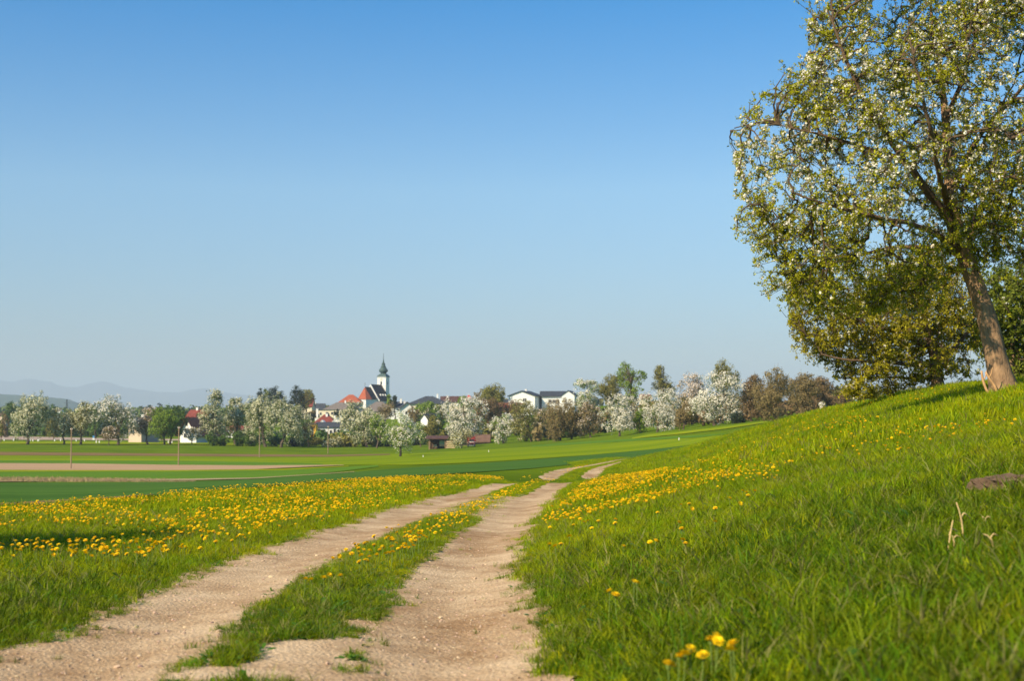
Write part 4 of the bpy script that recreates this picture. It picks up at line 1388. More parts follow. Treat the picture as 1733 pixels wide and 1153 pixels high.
# tower
ta = 2.95
tz = float(at(645, 639.5, CH_Y + LN + 3)[2]) - 1.0
ty = LN + 3.2
MB().box(-ta, ta, ty - ta, ty + ta, 0, tz).build('tower_wall', m_wall_w, church)
cn = MB().box(-ta - 0.25, ta + 0.25, ty - ta - 0.25, ty + ta + 0.25, tz + 0.003, tz + 0.35)
cn.box(-ta - 0.15, ta + 0.15, ty - ta - 0.15, ty + ta + 0.15, tz - 5.2, tz - 5.0)
cn.build('cornice', m_wall_w, church)
for (wx, wy, sx, sy) in ((-0.2, ty - ta, 0.55, 0.06), (ta, ty, 0.06, 0.55)):
    MB().box(wx - sx, wx + sx, wy - sy, wy + sy, tz - 4.6, tz - 2.6).build('belfry_opening', m_glass, church)
clk = MB()
cv = [(-0.2 + 0.95 * math.cos(t), ty - ta - 0.07, tz - 1.3 + 0.95 * math.sin(t)) for t in np.linspace(0, 2 * math.pi, 20, endpoint=False)]
clk.add(cv + [(x, y + 0.05, z) for x, y, z in cv], [tuple(range(20))] + [(i, i + 20, (i + 1) % 20 + 20, (i + 1) % 20) for i in range(20)])
clk.build('clock_face', mat('clock_face', (0.62, 0.60, 0.52), rough=0.6), church)
tb = tz + 0.35
k = S
fl_ = MB()     # square flaring roof foot that turns into the round neck
prof4 = [(ta + 0.35, tb), (ta - 0.1, tb + 1.0), (ta - 0.9, tb + 1.7), (1.75, tb + 2.2)]
vs = []
for rr_, zz in prof4:
    vs += [(-rr_, ty - rr_, zz), (rr_, ty - rr_, zz), (rr_, ty + rr_, zz), (-rr_, ty + rr_, zz)]
fs = [(4 * i + j, 4 * i + (j + 1) % 4, 4 * i + 4 + (j + 1) % 4, 4 * i + 4 + j) for i in range(3) for j in range(4)] + [(12, 13, 14, 15)]
fl_.add(vs, fs)
fl_.build('tower_roof', m_copper, church)
on = [(1.75, 2.2), (1.8, 2.6), (2.25, 3.0), (2.75, 3.6), (2.9, 4.2), (2.7, 4.9), (2.2, 5.6), (1.75, 6.1), (1.6, 6.4), (1.75, 6.6), (1.75, 6.8), (1.35, 7.1), (1.15, 7.7), (1.0, 8.3), (1.25, 8.5), (1.25, 8.7), (0.75, 9.0),
      (0.55, 9.6), (0.4, 10.4), (0.25, 11.4), (0.13, 12.6), (0.05, 13.2)]
MB().lathe([(r_, tb + z_) for r_, z_ in on], 16, (0, ty, 0)).build('onion_dome', m_copper, church, smooth=True)
ca = MB().lathe([(0.02, 0), (0.3, 0.2), (0.3, 0.45), (0.02, 0.65)], 8, (0, ty, tb + 13.0))
ca.box(-0.06, 0.06, ty - 0.06, ty + 0.06, tb + 13.6, tb + 15.4)
ca.box(-0.5, 0.5, ty - 0.05, ty + 0.05, tb + 14.7, tb + 14.85)
ca.build('spire_cross', m_iron, church)

house(574, 610, 681.5, 668, 700, 860, 14, 'hip', m_wall_c, m_roof_o, 'cream house with bright orange hipped roof left of the church', over=0.8, win=((0.2, 1.6), (0.5, 1.6), (0.8, 1.6)))
house(547, 597, 694, 681, 708, 760, 13, 'hip', m_wall_c, m_roof_g, 'long cream building with grey-brown hipped roof above the terrace', win=((0.12, 1.9), (0.30, 1.9), (0.47, 1.9), (0.62, 1.9), (0.78, 1.9), (0.92, 1.9)), chim=((0.7, 0.5, 0.8),))
house(527, 548, 694, 684, 708, 790, 10, 'ridge', m_wall_c, m_roof_d, 'cream house with dark roof left of the long cream building', win=((0.4, 2.2), (0.75, 2.2)), chim=((0.2, 0.5, 1.0),), over=0.3)
house(594, 607, 693, 684, 708, 800, 10, 'ridge', m_wall_c, m_roof_d, 'dark-roofed house tucked right of the long cream building', over=0.3, chim=((0.8, 0.5, 0.9),))
house(508, 528, 688, 674, 706, 720, 10, 'ridge', m_wall_c, m_roof_r, 'red-roofed house behind the rightmost pine', chim=((0.2, 0.5, 1.2), (0.9, 0.5, 0.8)), over=0.4)
tw = MB()
A, B = at(533, 708.5, 620), at(600, 708.5, 620)
root = empty('terrace_wall', ((A[0] + B[0]) / 2, 620, float(at(560, 722, 620)[2])))
tag(root, 'long white garden wall of the terrace below the cypresses', 'wall')
wd = (B[0] - A[0]) / 2
hh = A[2] - root.location.z
MB().box(-wd, wd, 0, 0.5, -2.5, hh).build('wall', m_wall_w, root)
MB().box(-wd - 0.1, wd + 0.1, -0.1, 0.6, hh + 0.003, hh + 0.25).build('coping', m_wall_c, root)
for i in range(7):
    x = -wd + 1.0 + i * (2 * wd - 2) / 6
    MB().box(x - 0.35, x + 0.35, -0.12, 0.62, hh + 0.255, hh + 1.3).build('pillar', m_wall_w, root)
house(531, 567, 716.5, 702, 726, 560, 10, 'hip', m_wall_w, m_roof_r, 'red hip-roofed house in front of the white garden wall', chim=((0.08, 0.5, 2.2), (0.55, 0.4, 1.0)), over=0.4)
house(540, 550, 717.5, 712.5, 722, 540, 5, 'gable', m_wall_w, m_wall_w, 'small white gable, left of two before the red hip roof', over=0.1, name='dormer_house')
house(560, 579, 717, 708.5, 722, 540, 5, 'gable', m_wall_w, m_wall_w, 'larger white gable, right of two before the red hip roof', over=0.15, name='dormer_house')
house(574, 600, 714, 711, 726, 600, 8, 'flat', m_wall_w, m_roof_d, 'flat pale house right of the red hip roof', win=((0.45, 1.5), (0.8, 1.5)), ww=1.6, wh=1.0, chim=((0.15, 0.3, 1.5),))
house(535, 586, 723.5, 716, 742, 500, 8, 'ridge', m_wall_w, m_roof_d, 'long low white house with dark roof behind the orchard', over=0.4, win=((0.08, 1.3), (0.49, 1.8), (0.62, 1.3), (0.86, 1.3)), ww=0.8, wh=1.4)
house(518, 534.5, 719, 717.5, 738, 490, 5, 'flat', m_wall_y, m_roof_g, 'bright yellow walled house at the left end of the long white one', over=0.1, win=((0.6, 2.6),), ww=1.0)
house(626, 634, 740, 738.5, 748, 470, 5, 'flat', m_wall_b, m_roof_g, 'low peach wall patch showing through the blossoming tree', over=0.1, name='garden_house')
house(611, 668, 697, 680, 716, 680, 16, 'hip', m_wall_c, m_roof_g, 'barn with large grey-brown roof in front of the church', name='barn', over=0.6)
house(652, 668, 690, 686.6, 706, 655, 5, 'gable', m_wall_w, m_roof_g, 'small pale gable at the right end of the grey-brown barn roof', over=0.1, name='dormer_house', win=((0.5, 1.6),), ww=0.7)
house(676, 702, 692.5, 682, 712, 590, 15, 'gable', m_wall_w, m_roof_d, 'white gabled house with dark roof right of the church', rz=0.12, over=0.7, win=((0.45, 1.6),), ww=0.8, chim=((0.4, 0.6, 1.2),))
house(662, 684, 690, 681, 706, 640, 10, 'ridge', m_wall_w, m_roof_d, 'dark roofed house with white chimneys behind the white gable', over=0.3, chim=((0.25, 0.4, 1.6), (0.7, 0.4, 2.0)))
house(692, 757, 684, 670.5, 702, 680, 18, 'hip', m_wall_c, m_roof_d, 'long cream building with big slate grey hipped roof', over=0.9, win=tuple((f, 2.0) for f in (0.08, 0.2, 0.32, 0.44, 0.56, 0.68, 0.8, 0.92)), chim=((0.72, 0.45, 1.4),))
house(746, 788, 680.5, 671.5, 700, 720, 14, 'ridge', m_wall_c, m_roof_b, 'brownish dark roof adjoining the long slate one on the right', over=0.5, chim=((0.25, 0.4, 1.0),))
house(712, 724, 710, 702, 720, 500, 8, 'gable', m_wall_w, m_roof_d, 'small white gabled house between leafing trees', rz=-0.5, over=0.3)
house(722, 734, 707, 701.5, 720, 508, 7, 'ridge', m_wall_w, m_roof_d, 'small dark-roofed annex of the white gabled house', over=0.3)
r_ = house(861, 905, 670.5, 662.5, 700, 560, 16, 'gable', m_wall_w, m_roof_d, 'big white gabled building, left of two on the skyline', rz=-0.22, over=0.5, win=((0.58, 1.6), (0.64, 1.6)), ww=0.7, wh=1.2, chim=((0.5, 0.5, 0.8),))
house(917, 956, 671, 663, 700, 566, 14, 'ridge', m_wall_w, m_roof_d, 'big white building with dark roof, right of two on the skyline', over=0.6, win=((0.33, 2.0), (0.38, 2.0), (0.5, 2.0), (0.57, 2.0), (0.64, 2.0), (0.71, 2.0)), ww=0.7, wh=1.2)
house(951, 972, 669.5, 662, 700, 558, 14, 'gable', m_wall_w, m_roof_d, 'white gabled wing at the right end of the skyline building', rz=-0.15, over=0.3)
house(844, 885, 691, 683.5, 706, 520, 10, 'ridge', m_wall_c, m_roof_r, 'low dark red roof in front of the white gabled building', over=0.4, chim=((0.45, 0.3, 1.4),))
house(850, 862, 683, 677, 700, 600, 8, 'ridge', m_wall_b, m_roof_d, 'small dark-roofed house left of the white gabled building', over=0.3)
house(1085, 1102, 676, 669, 700, 520, 8, 'ridge', m_wall_c, m_roof_r, 'pale house with red roof behind the tall green tree', over=0.3)
# houses on the left plain
house(217, 240, 722, 711, 742, 460, 12, 'gable', m_wall_b, m_roof_b, 'beige gabled house behind the pinkish blossoming tree', rz=-0.25, over=0.5, win=((0.3, 1.4),), chim=((0.4, 0.5, 2.0),))
house(303, 334, 731, 708, 746, 455, 14, 'gable', m_wall_w, m_roof_b, 'white chalet with steep dark brown roof on the left plain', rz=-0.5, over=1.2, win=((0.4, -2.5), (0.3, 1.2), (0.7, 1.2)), ww=0.9)
house(310, 346, 712, 695, 742, 520, 12, 'ridge', m_wall_w, m_roof_r, 'white house with red roof behind the brown chalet', rz=-0.25, over=0.5, chim=((0.3, 0.5, 1.0),))
house(375, 420, 728, 722, 745, 520, 9, 'ridge', m_wall_w, m_roof_r, 'low house with red roof glimpsed through the orchard', over=0.4, win=((0.3, 1.4), (0.6, 1.4)))
house(0, 10, 704, 697, 722, 780, 8, 'ridge', m_wall_b, m_roof_b, 'small pinkish house at the left picture edge', over=0.3)
house(62, 84, 737, 732, 742, 640, 8, 'ridge', m_wall_w, m_roof_g, 'low white farm building between the leftmost orchard trees', over=0.3)
house(95, 103, 696, 694, 703, 1100, 9, 'ridge', m_wall_w, m_roof_g, 'tiny distant white house on the plain', over=0.2)

# open shed, its trailer, plank pile, barn and truck
SY = 342.0
A = at(725, 760.5, SY); B = at(754.5, 760.5, SY)
gz = float(ground_z((A[0] + B[0]) / 2, SY))
shed = empty('open_shed', ((A[0] + B[0]) / 2, SY, gz))
tag(shed, 'open timber shed with flat brown roof at the orchard edge', 'shed')
w2 = (B[0] - A[0]) / 2
hs = 2.4
for x in (-w2 + 0.15, w2 - 0.15):
    for y in (0.0, 3.6):
        MB().box(x - 0.1, x + 0.1, y - 0.1, y + 0.1, -0.2, hs).build('post', m_wood, shed)
MB().box(-w2, w2, 3.75, 3.9, -0.1, hs).build('back_wall', m_wood_d, shed)
MB().box(w2 + 0.002, w2 + 0.12, 0.2, 3.7, -0.1, hs).build('side_wall', m_wood_d, shed)
b = MB()
vs = [(-w2 - 0.7, -0.6, hs + 0.0), (w2 + 0.5, -0.6, hs + 0.0), (w2 + 0.5, 4.3, hs + 0.6), (-w2 - 0.7, 4.3, hs + 0.6)]
vs = vs + [(x, y, z + 0.18) for x, y, z in vs]
b.add([(x, y, z + 0.003) for x, y, z in vs], [(0, 3, 2, 1), (4, 5, 6, 7), (0, 1, 5, 4), (1, 2, 6, 5), (2, 3, 7, 6), (3, 0, 4, 7)])
b.build('roof', m_roof_b, shed)
# trailer
tx = at(748, 760, SY)[0]
tr = empty('farm_trailer', (tx, SY + 1.2, float(ground_z(tx, SY + 1.2))))
tag(tr, 'farm trailer with pale green cover parked in the open shed', 'trailer')
MB().box(-0.65, 0.65, 0, 2.0, 0.55, 1.15).build('bed', m_wood_l, tr)
b = MB()
vs = [(-0.68, -0.02, 1.155), (0.68, -0.02, 1.155), (0.68, 2.02, 1.155), (-0.68, 2.02, 1.155), (-0.6, 0.05, 1.95), (0.6, 0.05, 1.95), (0.6, 1.95, 1.95), (-0.6, 1.95, 1.95)]
b.add(vs, [(0, 3, 2, 1), (4, 5, 6, 7), (0, 1, 5, 4), (1, 2, 6, 5), (2, 3, 7, 6), (3, 0, 4, 7)])
b.build('cover', mat('green_tarp', (0.30, 0.48, 0.30), (0.24, 0.40, 0.25), rough=0.6), tr)


def wheel(parent, x, y, z, r, w):
    b = MB()
    b.tube([(x - w / 2, y, z), (x + w / 2, y, z)], r, 14)
    t = b.build('wheel', mat('tyre', (0.02, 0.02, 0.02), rough=0.8), parent)
    MB().tube([(x - w / 2 - 0.01, y, z), (x + w / 2 + 0.01, y, z)], r * 0.55, 12).build('rim', mat('rim', (0.45, 0.45, 0.45), rough=0.5), t)


wheel(tr, -0.6, 0.5, 0.34, 0.34, 0.2)
wheel(tr, 0.6, 0.5, 0.34, 0.34, 0.2)
MB().tube([(-0.2, 0, 0.6), (-0.25, -0.9, 0.5)], 0.05, 6).build('drawbar', m_iron, tr)
cx_ = at(736, 760, SY)[0]
ct = empty('farm_cart', (cx_, SY + 1.0, float(ground_z(cx_, SY + 1.0))))
tag(ct, 'small dusty cart loaded with brown lumber in the open shed', 'cart')
MB().box(-0.55, 0.55, 0, 1.6, 0.45, 0.55).build('bed', m_wood, ct)
for i in range(4):
    MB().box(-0.5 + 0.06 * i, 0.48 - 0.05 * i, 0.1, 1.5, 0.553 + 0.14 * i, 0.683 + 0.14 * i).build('board', m_wood_l, ct)
wheel(ct, -0.5, 0.8, 0.28, 0.28, 0.14)
wheel(ct, 0.5, 0.8, 0.28, 0.28, 0.14)
# plank pile
A = at(754.8, 760, SY - 1); B = at(770.5, 760, SY - 1)
px_ = (A[0] + B[0]) / 2
pp = empty('plank_pile', (px_, SY - 1.2, float(ground_z(px_, SY - 1.2))))
tag(pp, 'pile of pale planks in four layers beside the shed', 'plank pile')
w2 = (B[0] - A[0]) / 2
for i in range(4):
    for j in range(3):
        MB().box(-w2 + 0.08 * (i % 2), w2 - 0.06 * ((i + j) % 3), 0.02 + j * 0.42, 0.40 + j * 0.42, 0.08 + i * 0.46, 0.36 + i * 0.46).build('plank', m_wood_l, pp)
    if i:
        for x in (-w2 * 0.7, w2 * 0.7):
            MB().box(x - 0.06, x + 0.06, 0.1, 1.2, i * 0.46 - 0.098, 0.078 + i * 0.46).build('spacer', m_wood_d, pp)
# wooden barn behind
house(776, 826, 748, 738, 760, 364, 9, 'ridge', m_wood, mat('faded_tiles', (0.20, 0.115, 0.08), (0.12, 0.07, 0.05), scale=0.9, rough=0.9, bump=0.6), 'weathered wooden barn with faded reddish brown roof behind the blossoming tree', name='barn', over=0.6, cat='barn')
# red truck, seen from the front
ry_ = 338.0
A = at(792, 759, ry_); B = at(804.5, 759, ry_)
rx_ = (A[0] + B[0]) / 2
tk = empty('red_truck', (rx_, ry_, float(ground_z(rx_, ry_))), 0.06)
tag(tk, 'small red truck with white front stripe parked by the barn', 'truck')
m_red = mat('red_paint', (0.55, 0.022, 0.018), (0.50, 0.02, 0.016), rough=0.35, spec=0.5)
m_dred = mat('dark_red_canvas', (0.28, 0.02, 0.03), rough=0.7)
b = MB()
vs = [(-0.86, 0, 0.45), (0.86, 0, 0.45), (0.86, 1.7, 0.45), (-0.86, 1.7, 0.45), (-0.86, 0.0, 1.25), (0.86, 0.0, 1.25), (0.86, 1.7, 1.25), (-0.86, 1.7, 1.25),
      (-0.78, 0.30, 1.95), (0.78, 0.30, 1.95), (0.78, 1.7, 2.0), (-0.78, 1.7, 2.0)]
b.add(vs, [(0, 3, 2, 1), (0, 1, 5, 4), (1, 2, 6, 5), (3, 0, 4, 7), (2, 3, 7, 6), (4, 5, 9, 8), (5, 6, 10, 9), (6, 7, 11, 10), (7, 4, 8, 11), (8, 9, 10, 11)])
b.build('cab', m_red, tk)
b = MB()
b.add([(-0.70, 0.022, 1.34), (0.70, 0.022, 1.34), (0.65, 0.235, 1.86), (-0.65, 0.235, 1.86)], [(0, 1, 2, 3)])
b.build('windscreen', m_glass, tk)
MB().box(-0.87, 0.87, -0.03, 0.02, 1.05, 1.28).build('front_stripe', m_wall_w, tk)
MB().box(-0.9, 0.9, -0.12, 0.10, 0.30, 0.46).build('bumper', m_wall_w, tk)
for x in (-0.62, 0.62):
    MB().tube([(x, -0.04, 0.72), (x, 0.02, 0.72)], 0.13, 12).build('headlight', mat('headlight', (0.8, 0.8, 0.75), rough=0.2), tk)
MB().box(-0.45, 0.45, -0.025, 0.01, 0.58, 0.90).build('grille', m_iron, tk)
MB().box(-0.95, 0.95, 1.75, 5.2, 0.75, 2.35).build('cargo_box', m_dred, tk)
for x in (-0.8, 0.8):
    for y in (0.85, 4.2):
        wheel(tk, x, y, 0.38, 0.38, 0.24)
for x in (-1.0, 1.0):
    MB().box(x - 0.09, x + 0.09, 0.25, 0.32, 1.35, 1.65).build('mirror', m_iron, tk)

# small red-and-white structure above the biggest blossoming tree
A = at(793, 690, 610)
rs = empty('play_tower', (A[0], 610, float(at(793, 694, 610)[2]) - 4))
tag(rs, 'small red play tower with a white slanting slide on the skyline', 'play tower')
for x in (-1.0, 1.0):
    for y in (0, 1.8):
        MB().box(x - 0.12, x + 0.12, y - 0.12, y + 0.12, 0, 9.0).build('post', m_wood, rs)
MB().box(-1.3, 1.3, -0.3, 2.1, 7.6, 8.8).build('cabin', m_red, rs)
b = MB()
b.add([(-1.5, -0.5, 9.0), (1.5, -0.5, 9.0), (1.5, 2.3, 9.0), (-1.5, 2.3, 9.0), (0, 0.9, 10.4)], [(0, 1, 4), (1, 2, 4), (2, 3, 4), (3, 0, 4), (0, 3, 2, 1)])
b.build('roof', m_red, rs)
b = MB()
b.tube([(-1.3, 0.9, 8.2), (-3.5, 0.8, 6.8), (-6.0, 0.7, 5.4)], 0.4, 8)
b.build('slide', m_wall_w, rs)

# utility poles
m_pole = mat('pole_wood', (0.34, 0.24, 0.15), (0.24, 0.17, 0.11), scale=2, rough=0.9)
for (px, py, Y, top, lab) in ((120, 793, 215, 724, 'wooden utility pole standing in the beige field, leftmost'), (302, 789, 235, 722, 'wooden utility pole at the far edge of the beige field, before the chalet'),
                              (439, 779, 292, 722, 'wooden utility pole in front of the tall blossoming pair'), (555, 774, 330, 721, 'wooden utility pole in front of the long white house')):
    A = at(px, py, Y)
    gz = float(ground_z(A[0], Y))
    hgt = float(at(px, top, Y)[2]) - gz
    o = empty('utility_pole', (A[0], Y, gz))
    tag(o, lab, 'pole', 'utility poles across the plain')
    MB().tube([(0, 0, -0.4), (0, 0, hgt)], [0.11, 0.08], 8).build('shaft', m_pole, o)
    for x in (-0.12, 0.12):
        MB().lathe([(0.03, 0), (0.06, 0.04), (0.05, 0.16), (0.02, 0.2)], 6, (x, 0, hgt - 0.327)).build('insulator', m_wall_w, o)

# white roadside posts
for i, (px, py, Y) in enumerate(((7, 745, 470), (23, 744.5, 475), (51, 744.5, 475), (55.5, 745.5, 470), (64, 745.5, 470), (65.5, 743.5, 480), (92.5, 744, 480), (102.5, 743.5, 485), (129, 743.5, 485), (143, 742.5, 490), (163, 748, 440), (168, 747.5, 440), (285, 749, 440), (291, 748.5, 440))):
    A = at(px, py, Y)
    gz = float(ground_z(A[0], Y))
    o = empty('roadside_post', (A[0], Y, gz))
    tag(o, 'white roadside marker post on the left plain', 'post', 'white posts along the plain road')
    MB().box(-0.14, 0.14, -0.08, 0.08, -0.2, 1.0).build('shaft', m_wall_w, o)
    MB().box(-0.145, 0.145, -0.085, 0.085, 0.70, 0.86).build('band', m_iron, o)
for (px, py, Y, lab) in ((716, 769, 230, 'short white stake in the grass field right of the lone tree'), (827, 763, 250, 'short white stake in the grass field below the blossoming tree'), (1149, 741, 175, 'short white stake near the yellow flower strip at right')):
    A = at(px, py, Y)
    o = empty('boundary_stake', (A[0], Y, float(ground_z(A[0], Y))))
    tag(o, lab, 'stake', 'white stakes in the grass field')
    MB().box(-0.045, 0.045, -0.04, 0.04, -0.2, 0.34).build('shaft', m_wall_w, o)
    MB().box(-0.05, 0.05, -0.045, 0.045, 0.343, 0.38).build('cap', m_wood_l, o)
A = at(158.5, 738, 500)
o = empty('road_sign', (A[0], 500, float(ground_z(A[0], 500))))
tag(o, 'small blue and white road sign behind the left orchard', 'sign')
MB().box(-0.05, 0.05, -0.05, 0.05, -0.2, 1.6).build('post', m_iron, o)
MB().box(-0.35, 0.35, -0.12, -0.06, 0.3, 1.0).build('lower_panel', m_wall_w, o)
MB().box(-0.28, 0.28, -0.12, -0.06, 1.05, 1.9).build('upper_panel', mat('blue_panel', (0.10, 0.30, 0.65), rough=0.5), o)

# ------------------------------------------------------------------ distant land
def ridge(name, pts, Y, thick, m, label, base_row=704, wobble=1.0, seed=1):
    pts = np.array(pts, float)
    xs = np.arange(pts[0, 0], pts[-1, 0] + 1, 2.0)
    ys = np.interp(xs, pts[:, 0], pts[:, 1])
    r = np.random.default_rng(seed)
    nzv = np.convolve(r.normal(size=len(xs) + 8), np.ones(9) / 9, mode='valid')[:len(xs)]
    ys = ys + wobble * nzv
    rows = []
    for f, dy in ((0.0, 0.0), (0.35, thick * 0.35), (0.75, thick * 0.75), (1.0, thick), (0.6, thick * 1.5), (0.0, thick * 2.2)):
        P = []
        for x, y in zip(xs, ys):
            top = at(x, y, Y + thick)
            base = at(x, base_row, Y + thick)
            p = at(x, base_row, Y)
            z = base[2] + (top[2] - base[2]) * f
            a, _ = ray(x, base_row)
            jit = 0.08 * (top[2] - base[2]) * math.sin(x * 0.045 + f * 9) * math.sin(x * 0.017 + 2) if 0 < f < 1 else 0
            P.append((a * (Y + dy), Y + dy, z + jit - (12 if f == 0 else 0)))
        rows.append(P)
    n = len(xs)
    V = np.array(rows).reshape(-1, 3)
    i, j = np.meshgrid(np.arange(len(rows) - 1), np.arange(n - 1), indexing='ij')
    a = (i * n + j).ravel()
    o = new_obj(name, mesh_np(name, V, np.stack([a, a + 1, a + n + 1, a + n], -1), smooth=True), None, m)
    tag(o, label, 'hills', kind='structure')


m_forest = mat('forest_hill', (0.045, 0.085, 0.035), (0.020, 0.038, 0.020), scale=0.004, rough=1.0, detail=8)
m_mount = mat('mountain', (0.10, 0.11, 0.10), (0.06, 0.07, 0.065), scale=0.0012, rough=1.0, detail=6)
ridge('hill', [(-200, 662), (0, 667), (30, 669), (60, 671), (90, 673.5), (115, 676), (135, 683), (160, 690), (185, 694), (260, 691), (330, 692), (420, 695), (520, 697)], 5200, 700, m_forest, 'dark wooded hill at the far left behind the plain', 706, 0.8, 3)
ridge('mountains', [(-400, 646), (-120, 640), (-40, 645), (0, 644), (20, 646), (40, 641.5), (55, 642), (70, 645), (85, 646), (95, 652), (115, 655), (130, 656), (145, 651), (170, 646), (182, 647), (200, 653), (215, 657), (240, 660), (260, 663), (300, 665), (318, 661), (345, 657), (362, 659), (385, 665), (410, 668), (440, 671), (480, 676), (560, 684), (640, 692)],
      16500, 1500, m_mount, 'pale blue mountain range on the left horizon', 702, 0.6, 5)


def woodland(name, x0, x1, Y, spread, top_row, n, label, leaf, seed, hmin=6, hmax=11):
    r = np.random.default_rng(seed)
    Pv, Nv = [], []
    for k_ in range(n):
        px = r.uniform(x0, x1)
        y = Y + r.uniform(-spread, spread)
        a, _ = ray(px, 700)
        g = ground_z(a * y, y)
        hgt = r.uniform(hmin, hmax)
        w = hgt * r.uniform(0.28, 0.45)
        m_ = 46
        D = unit(r.normal(size=(m_, 3)))
        P = np.array([a * y, y, g + hgt * 0.52]) + D * np.array([w, w, hgt * 0.5]) * r.uniform(0.6, 1.0, (m_, 1))
        Pv.append(P); Nv.append(unit(D + 0.5 * r.normal(size=D.shape)))
    P, Nn = np.concatenate(Pv), np.concatenate(Nv)
    V, Q = leaf_quads(P, Nn, 1.3 * Y / 900, r, 0.9)
    o = new_obj(name, mesh_np(name, V, Q), None, LEAF[leaf])
    tag(o, label, 'woodland', kind='stuff')


woodland('woodland', -80, 440, 900, 90, 700, 170, 'dark band of trees closing the plain behind the orchard', 'bush', 201)
woodland('woodland', -80, 480, 1500, 200, 695, 200, 'hazy far belt of trees on the plain', 'green', 202, 10, 17)
woodland('woodland', 420, 1100, 1100, 90, 700, 120, 'trees behind the village roofs', 'olive', 203, 5, 8)
woodland('woodland', 1000, 1800, 430, 40, 700, 130, 'low brown and green undergrowth behind the right orchard', 'olive', 204, 3, 6)
woodland('undergrowth', 880, 1180, 350, 14, 740, 60, 'dark low undergrowth under the right orchard trees', 'bush', 205, 1.5, 3)
woodland('undergrowth', 560, 880, 410, 12, 740, 80, 'dark low undergrowth between orchard and village', 'olive', 206, 2, 4.5)

woodland('undergrowth', 1120, 1420, 300, 16, 720, 70, 'low brown undergrowth along the right thicket', 'brown', 207, 1.5, 3.5)
woodland('undergrowth', -60, 430, 610, 20, 740, 150, 'low hedge growth between the left orchard and the houses', 'bush', 208, 3.0, 7.5)
woodland('undergrowth', 905, 1270, 345, 14, 720, 80, 'brown shrubs filling the gaps behind the right orchard', 'brown', 209, 3.0, 6.5)
woodland('undergrowth', 1180, 1420, 262, 10, 720, 50, 'dull brown scrub at the foot of the right thicket', 'russet', 210, 2.0, 4.0)
woodland('undergrowth', 400, 720, 440, 14, 740, 90, 'green garden shrubs between orchard trees and village', 'bush', 211, 2.0, 5.0)

# lattice pylons far off
for (px, py, yt, Y, lab) in ((113, 694, 676, 1900, 'tiny far lattice pylon left of the upright blossoming tree'), (160, 694, 681, 2100, 'tiny far lattice pylon before the pale mountains')):
    A = at(px, py, Y)
    gz = float(ground_z(A[0], Y))
    hgt = float(at(px, yt, Y)[2]) - gz
    o = empty('pylon', (A[0], Y, gz))
    tag(o, lab, 'pylon', 'far pylons on the plain')
    b = MB()
    for sx in (-1, 1):
        for sy in (-1, 1):
            b.tube([(sx * 1.8, sy * 1.8, -1), (sx * 0.3, sy * 0.3, hgt)], 0.22, 4)
    for i in range(6):
        f0, f1 = i / 6, (i + 1) / 6
        w0, w1 = 1.8 - 1.5 * f0, 1.8 - 1.5 * f1
        b.tube([(-w0, -w0, hgt * f0), (w1, -w1, hgt * f1)], 0.15, 4)
        b.tube([(w0, -w0, hgt * f0), (-w1, -w1, hgt * f1)], 0.15, 4)
    b.build('mast', m_iron, o)
    MB().box(-4, 4, -0.25, 0.25, hgt * 0.82, hgt * 0.82 + 0.4).build('crossarm', m_iron, o)

# ------------------------------------------------------------------ the leaning tree and its neighbours
def tubes_np(P, R, n=5):
    """P (N,K,3) polylines, R (N,K) radii"""
    N_, K, _ = P.shape
    d = np.empty_like(P)
    d[:, 1:-1] = P[:, 2:] - P[:, :-2]
    d[:, 0] = P[:, 1] - P[:, 0]
    d[:, -1] = P[:, -1] - P[:, -2]
    d = unit(d)
    a = unit(np.cross(d, np.array([0.31, 0.83, 0.46])))
    b = np.cross(d, a)
    ang = 2 * np.pi * np.arange(n) / n
    ring = a[:, :, None, :] * np.cos(ang)[None, None, :, None] + b[:, :, None, :] * np.sin(ang)[None, None, :, None]
    V = P[:, :, None, :] + ring * R[:, :, None, None]
    base = (np.arange(N_) * K * n)[:, None, None] + (np.arange(K - 1) * n)[None, :, None]
    k_ = np.arange(n)[None, None, :]
    k2 = (np.arange(n) + 1)[None, None, :] % n
    Q = np.stack([base + k_, base + n + k_, base + n + k2, base + k2], -1).reshape(-1, 4)
    return V.reshape(-1, 3), Q


def resample(pts, step=0.22):
    """smooth polyline (x,y,z,r) -> denser, via Catmull-Rom"""
    p = np.array(pts, float)
    p = np.vstack([2 * p[0] - p[1], p, 2 * p[-1] - p[-2]])
    out = []
    for i in range(1, len(p) - 2):
        L_ = np.linalg.norm(p[i + 1, :3] - p[i, :3])
        m_ = max(2, int(L_ / step))
        for t in np.linspace(0, 1, m_, endpoint=False):
            a, b, c, d = p[i - 1], p[i], p[i + 1], p[i + 2]
            out.append(0.5 * ((2 * b) + (c - a) * t + (2 * a - 5 * b + 4 * c - d) * t * t + (3 * b - a - 3 * c + d) * t ** 3))
    out.append(p[-2])
    return np.array(out)


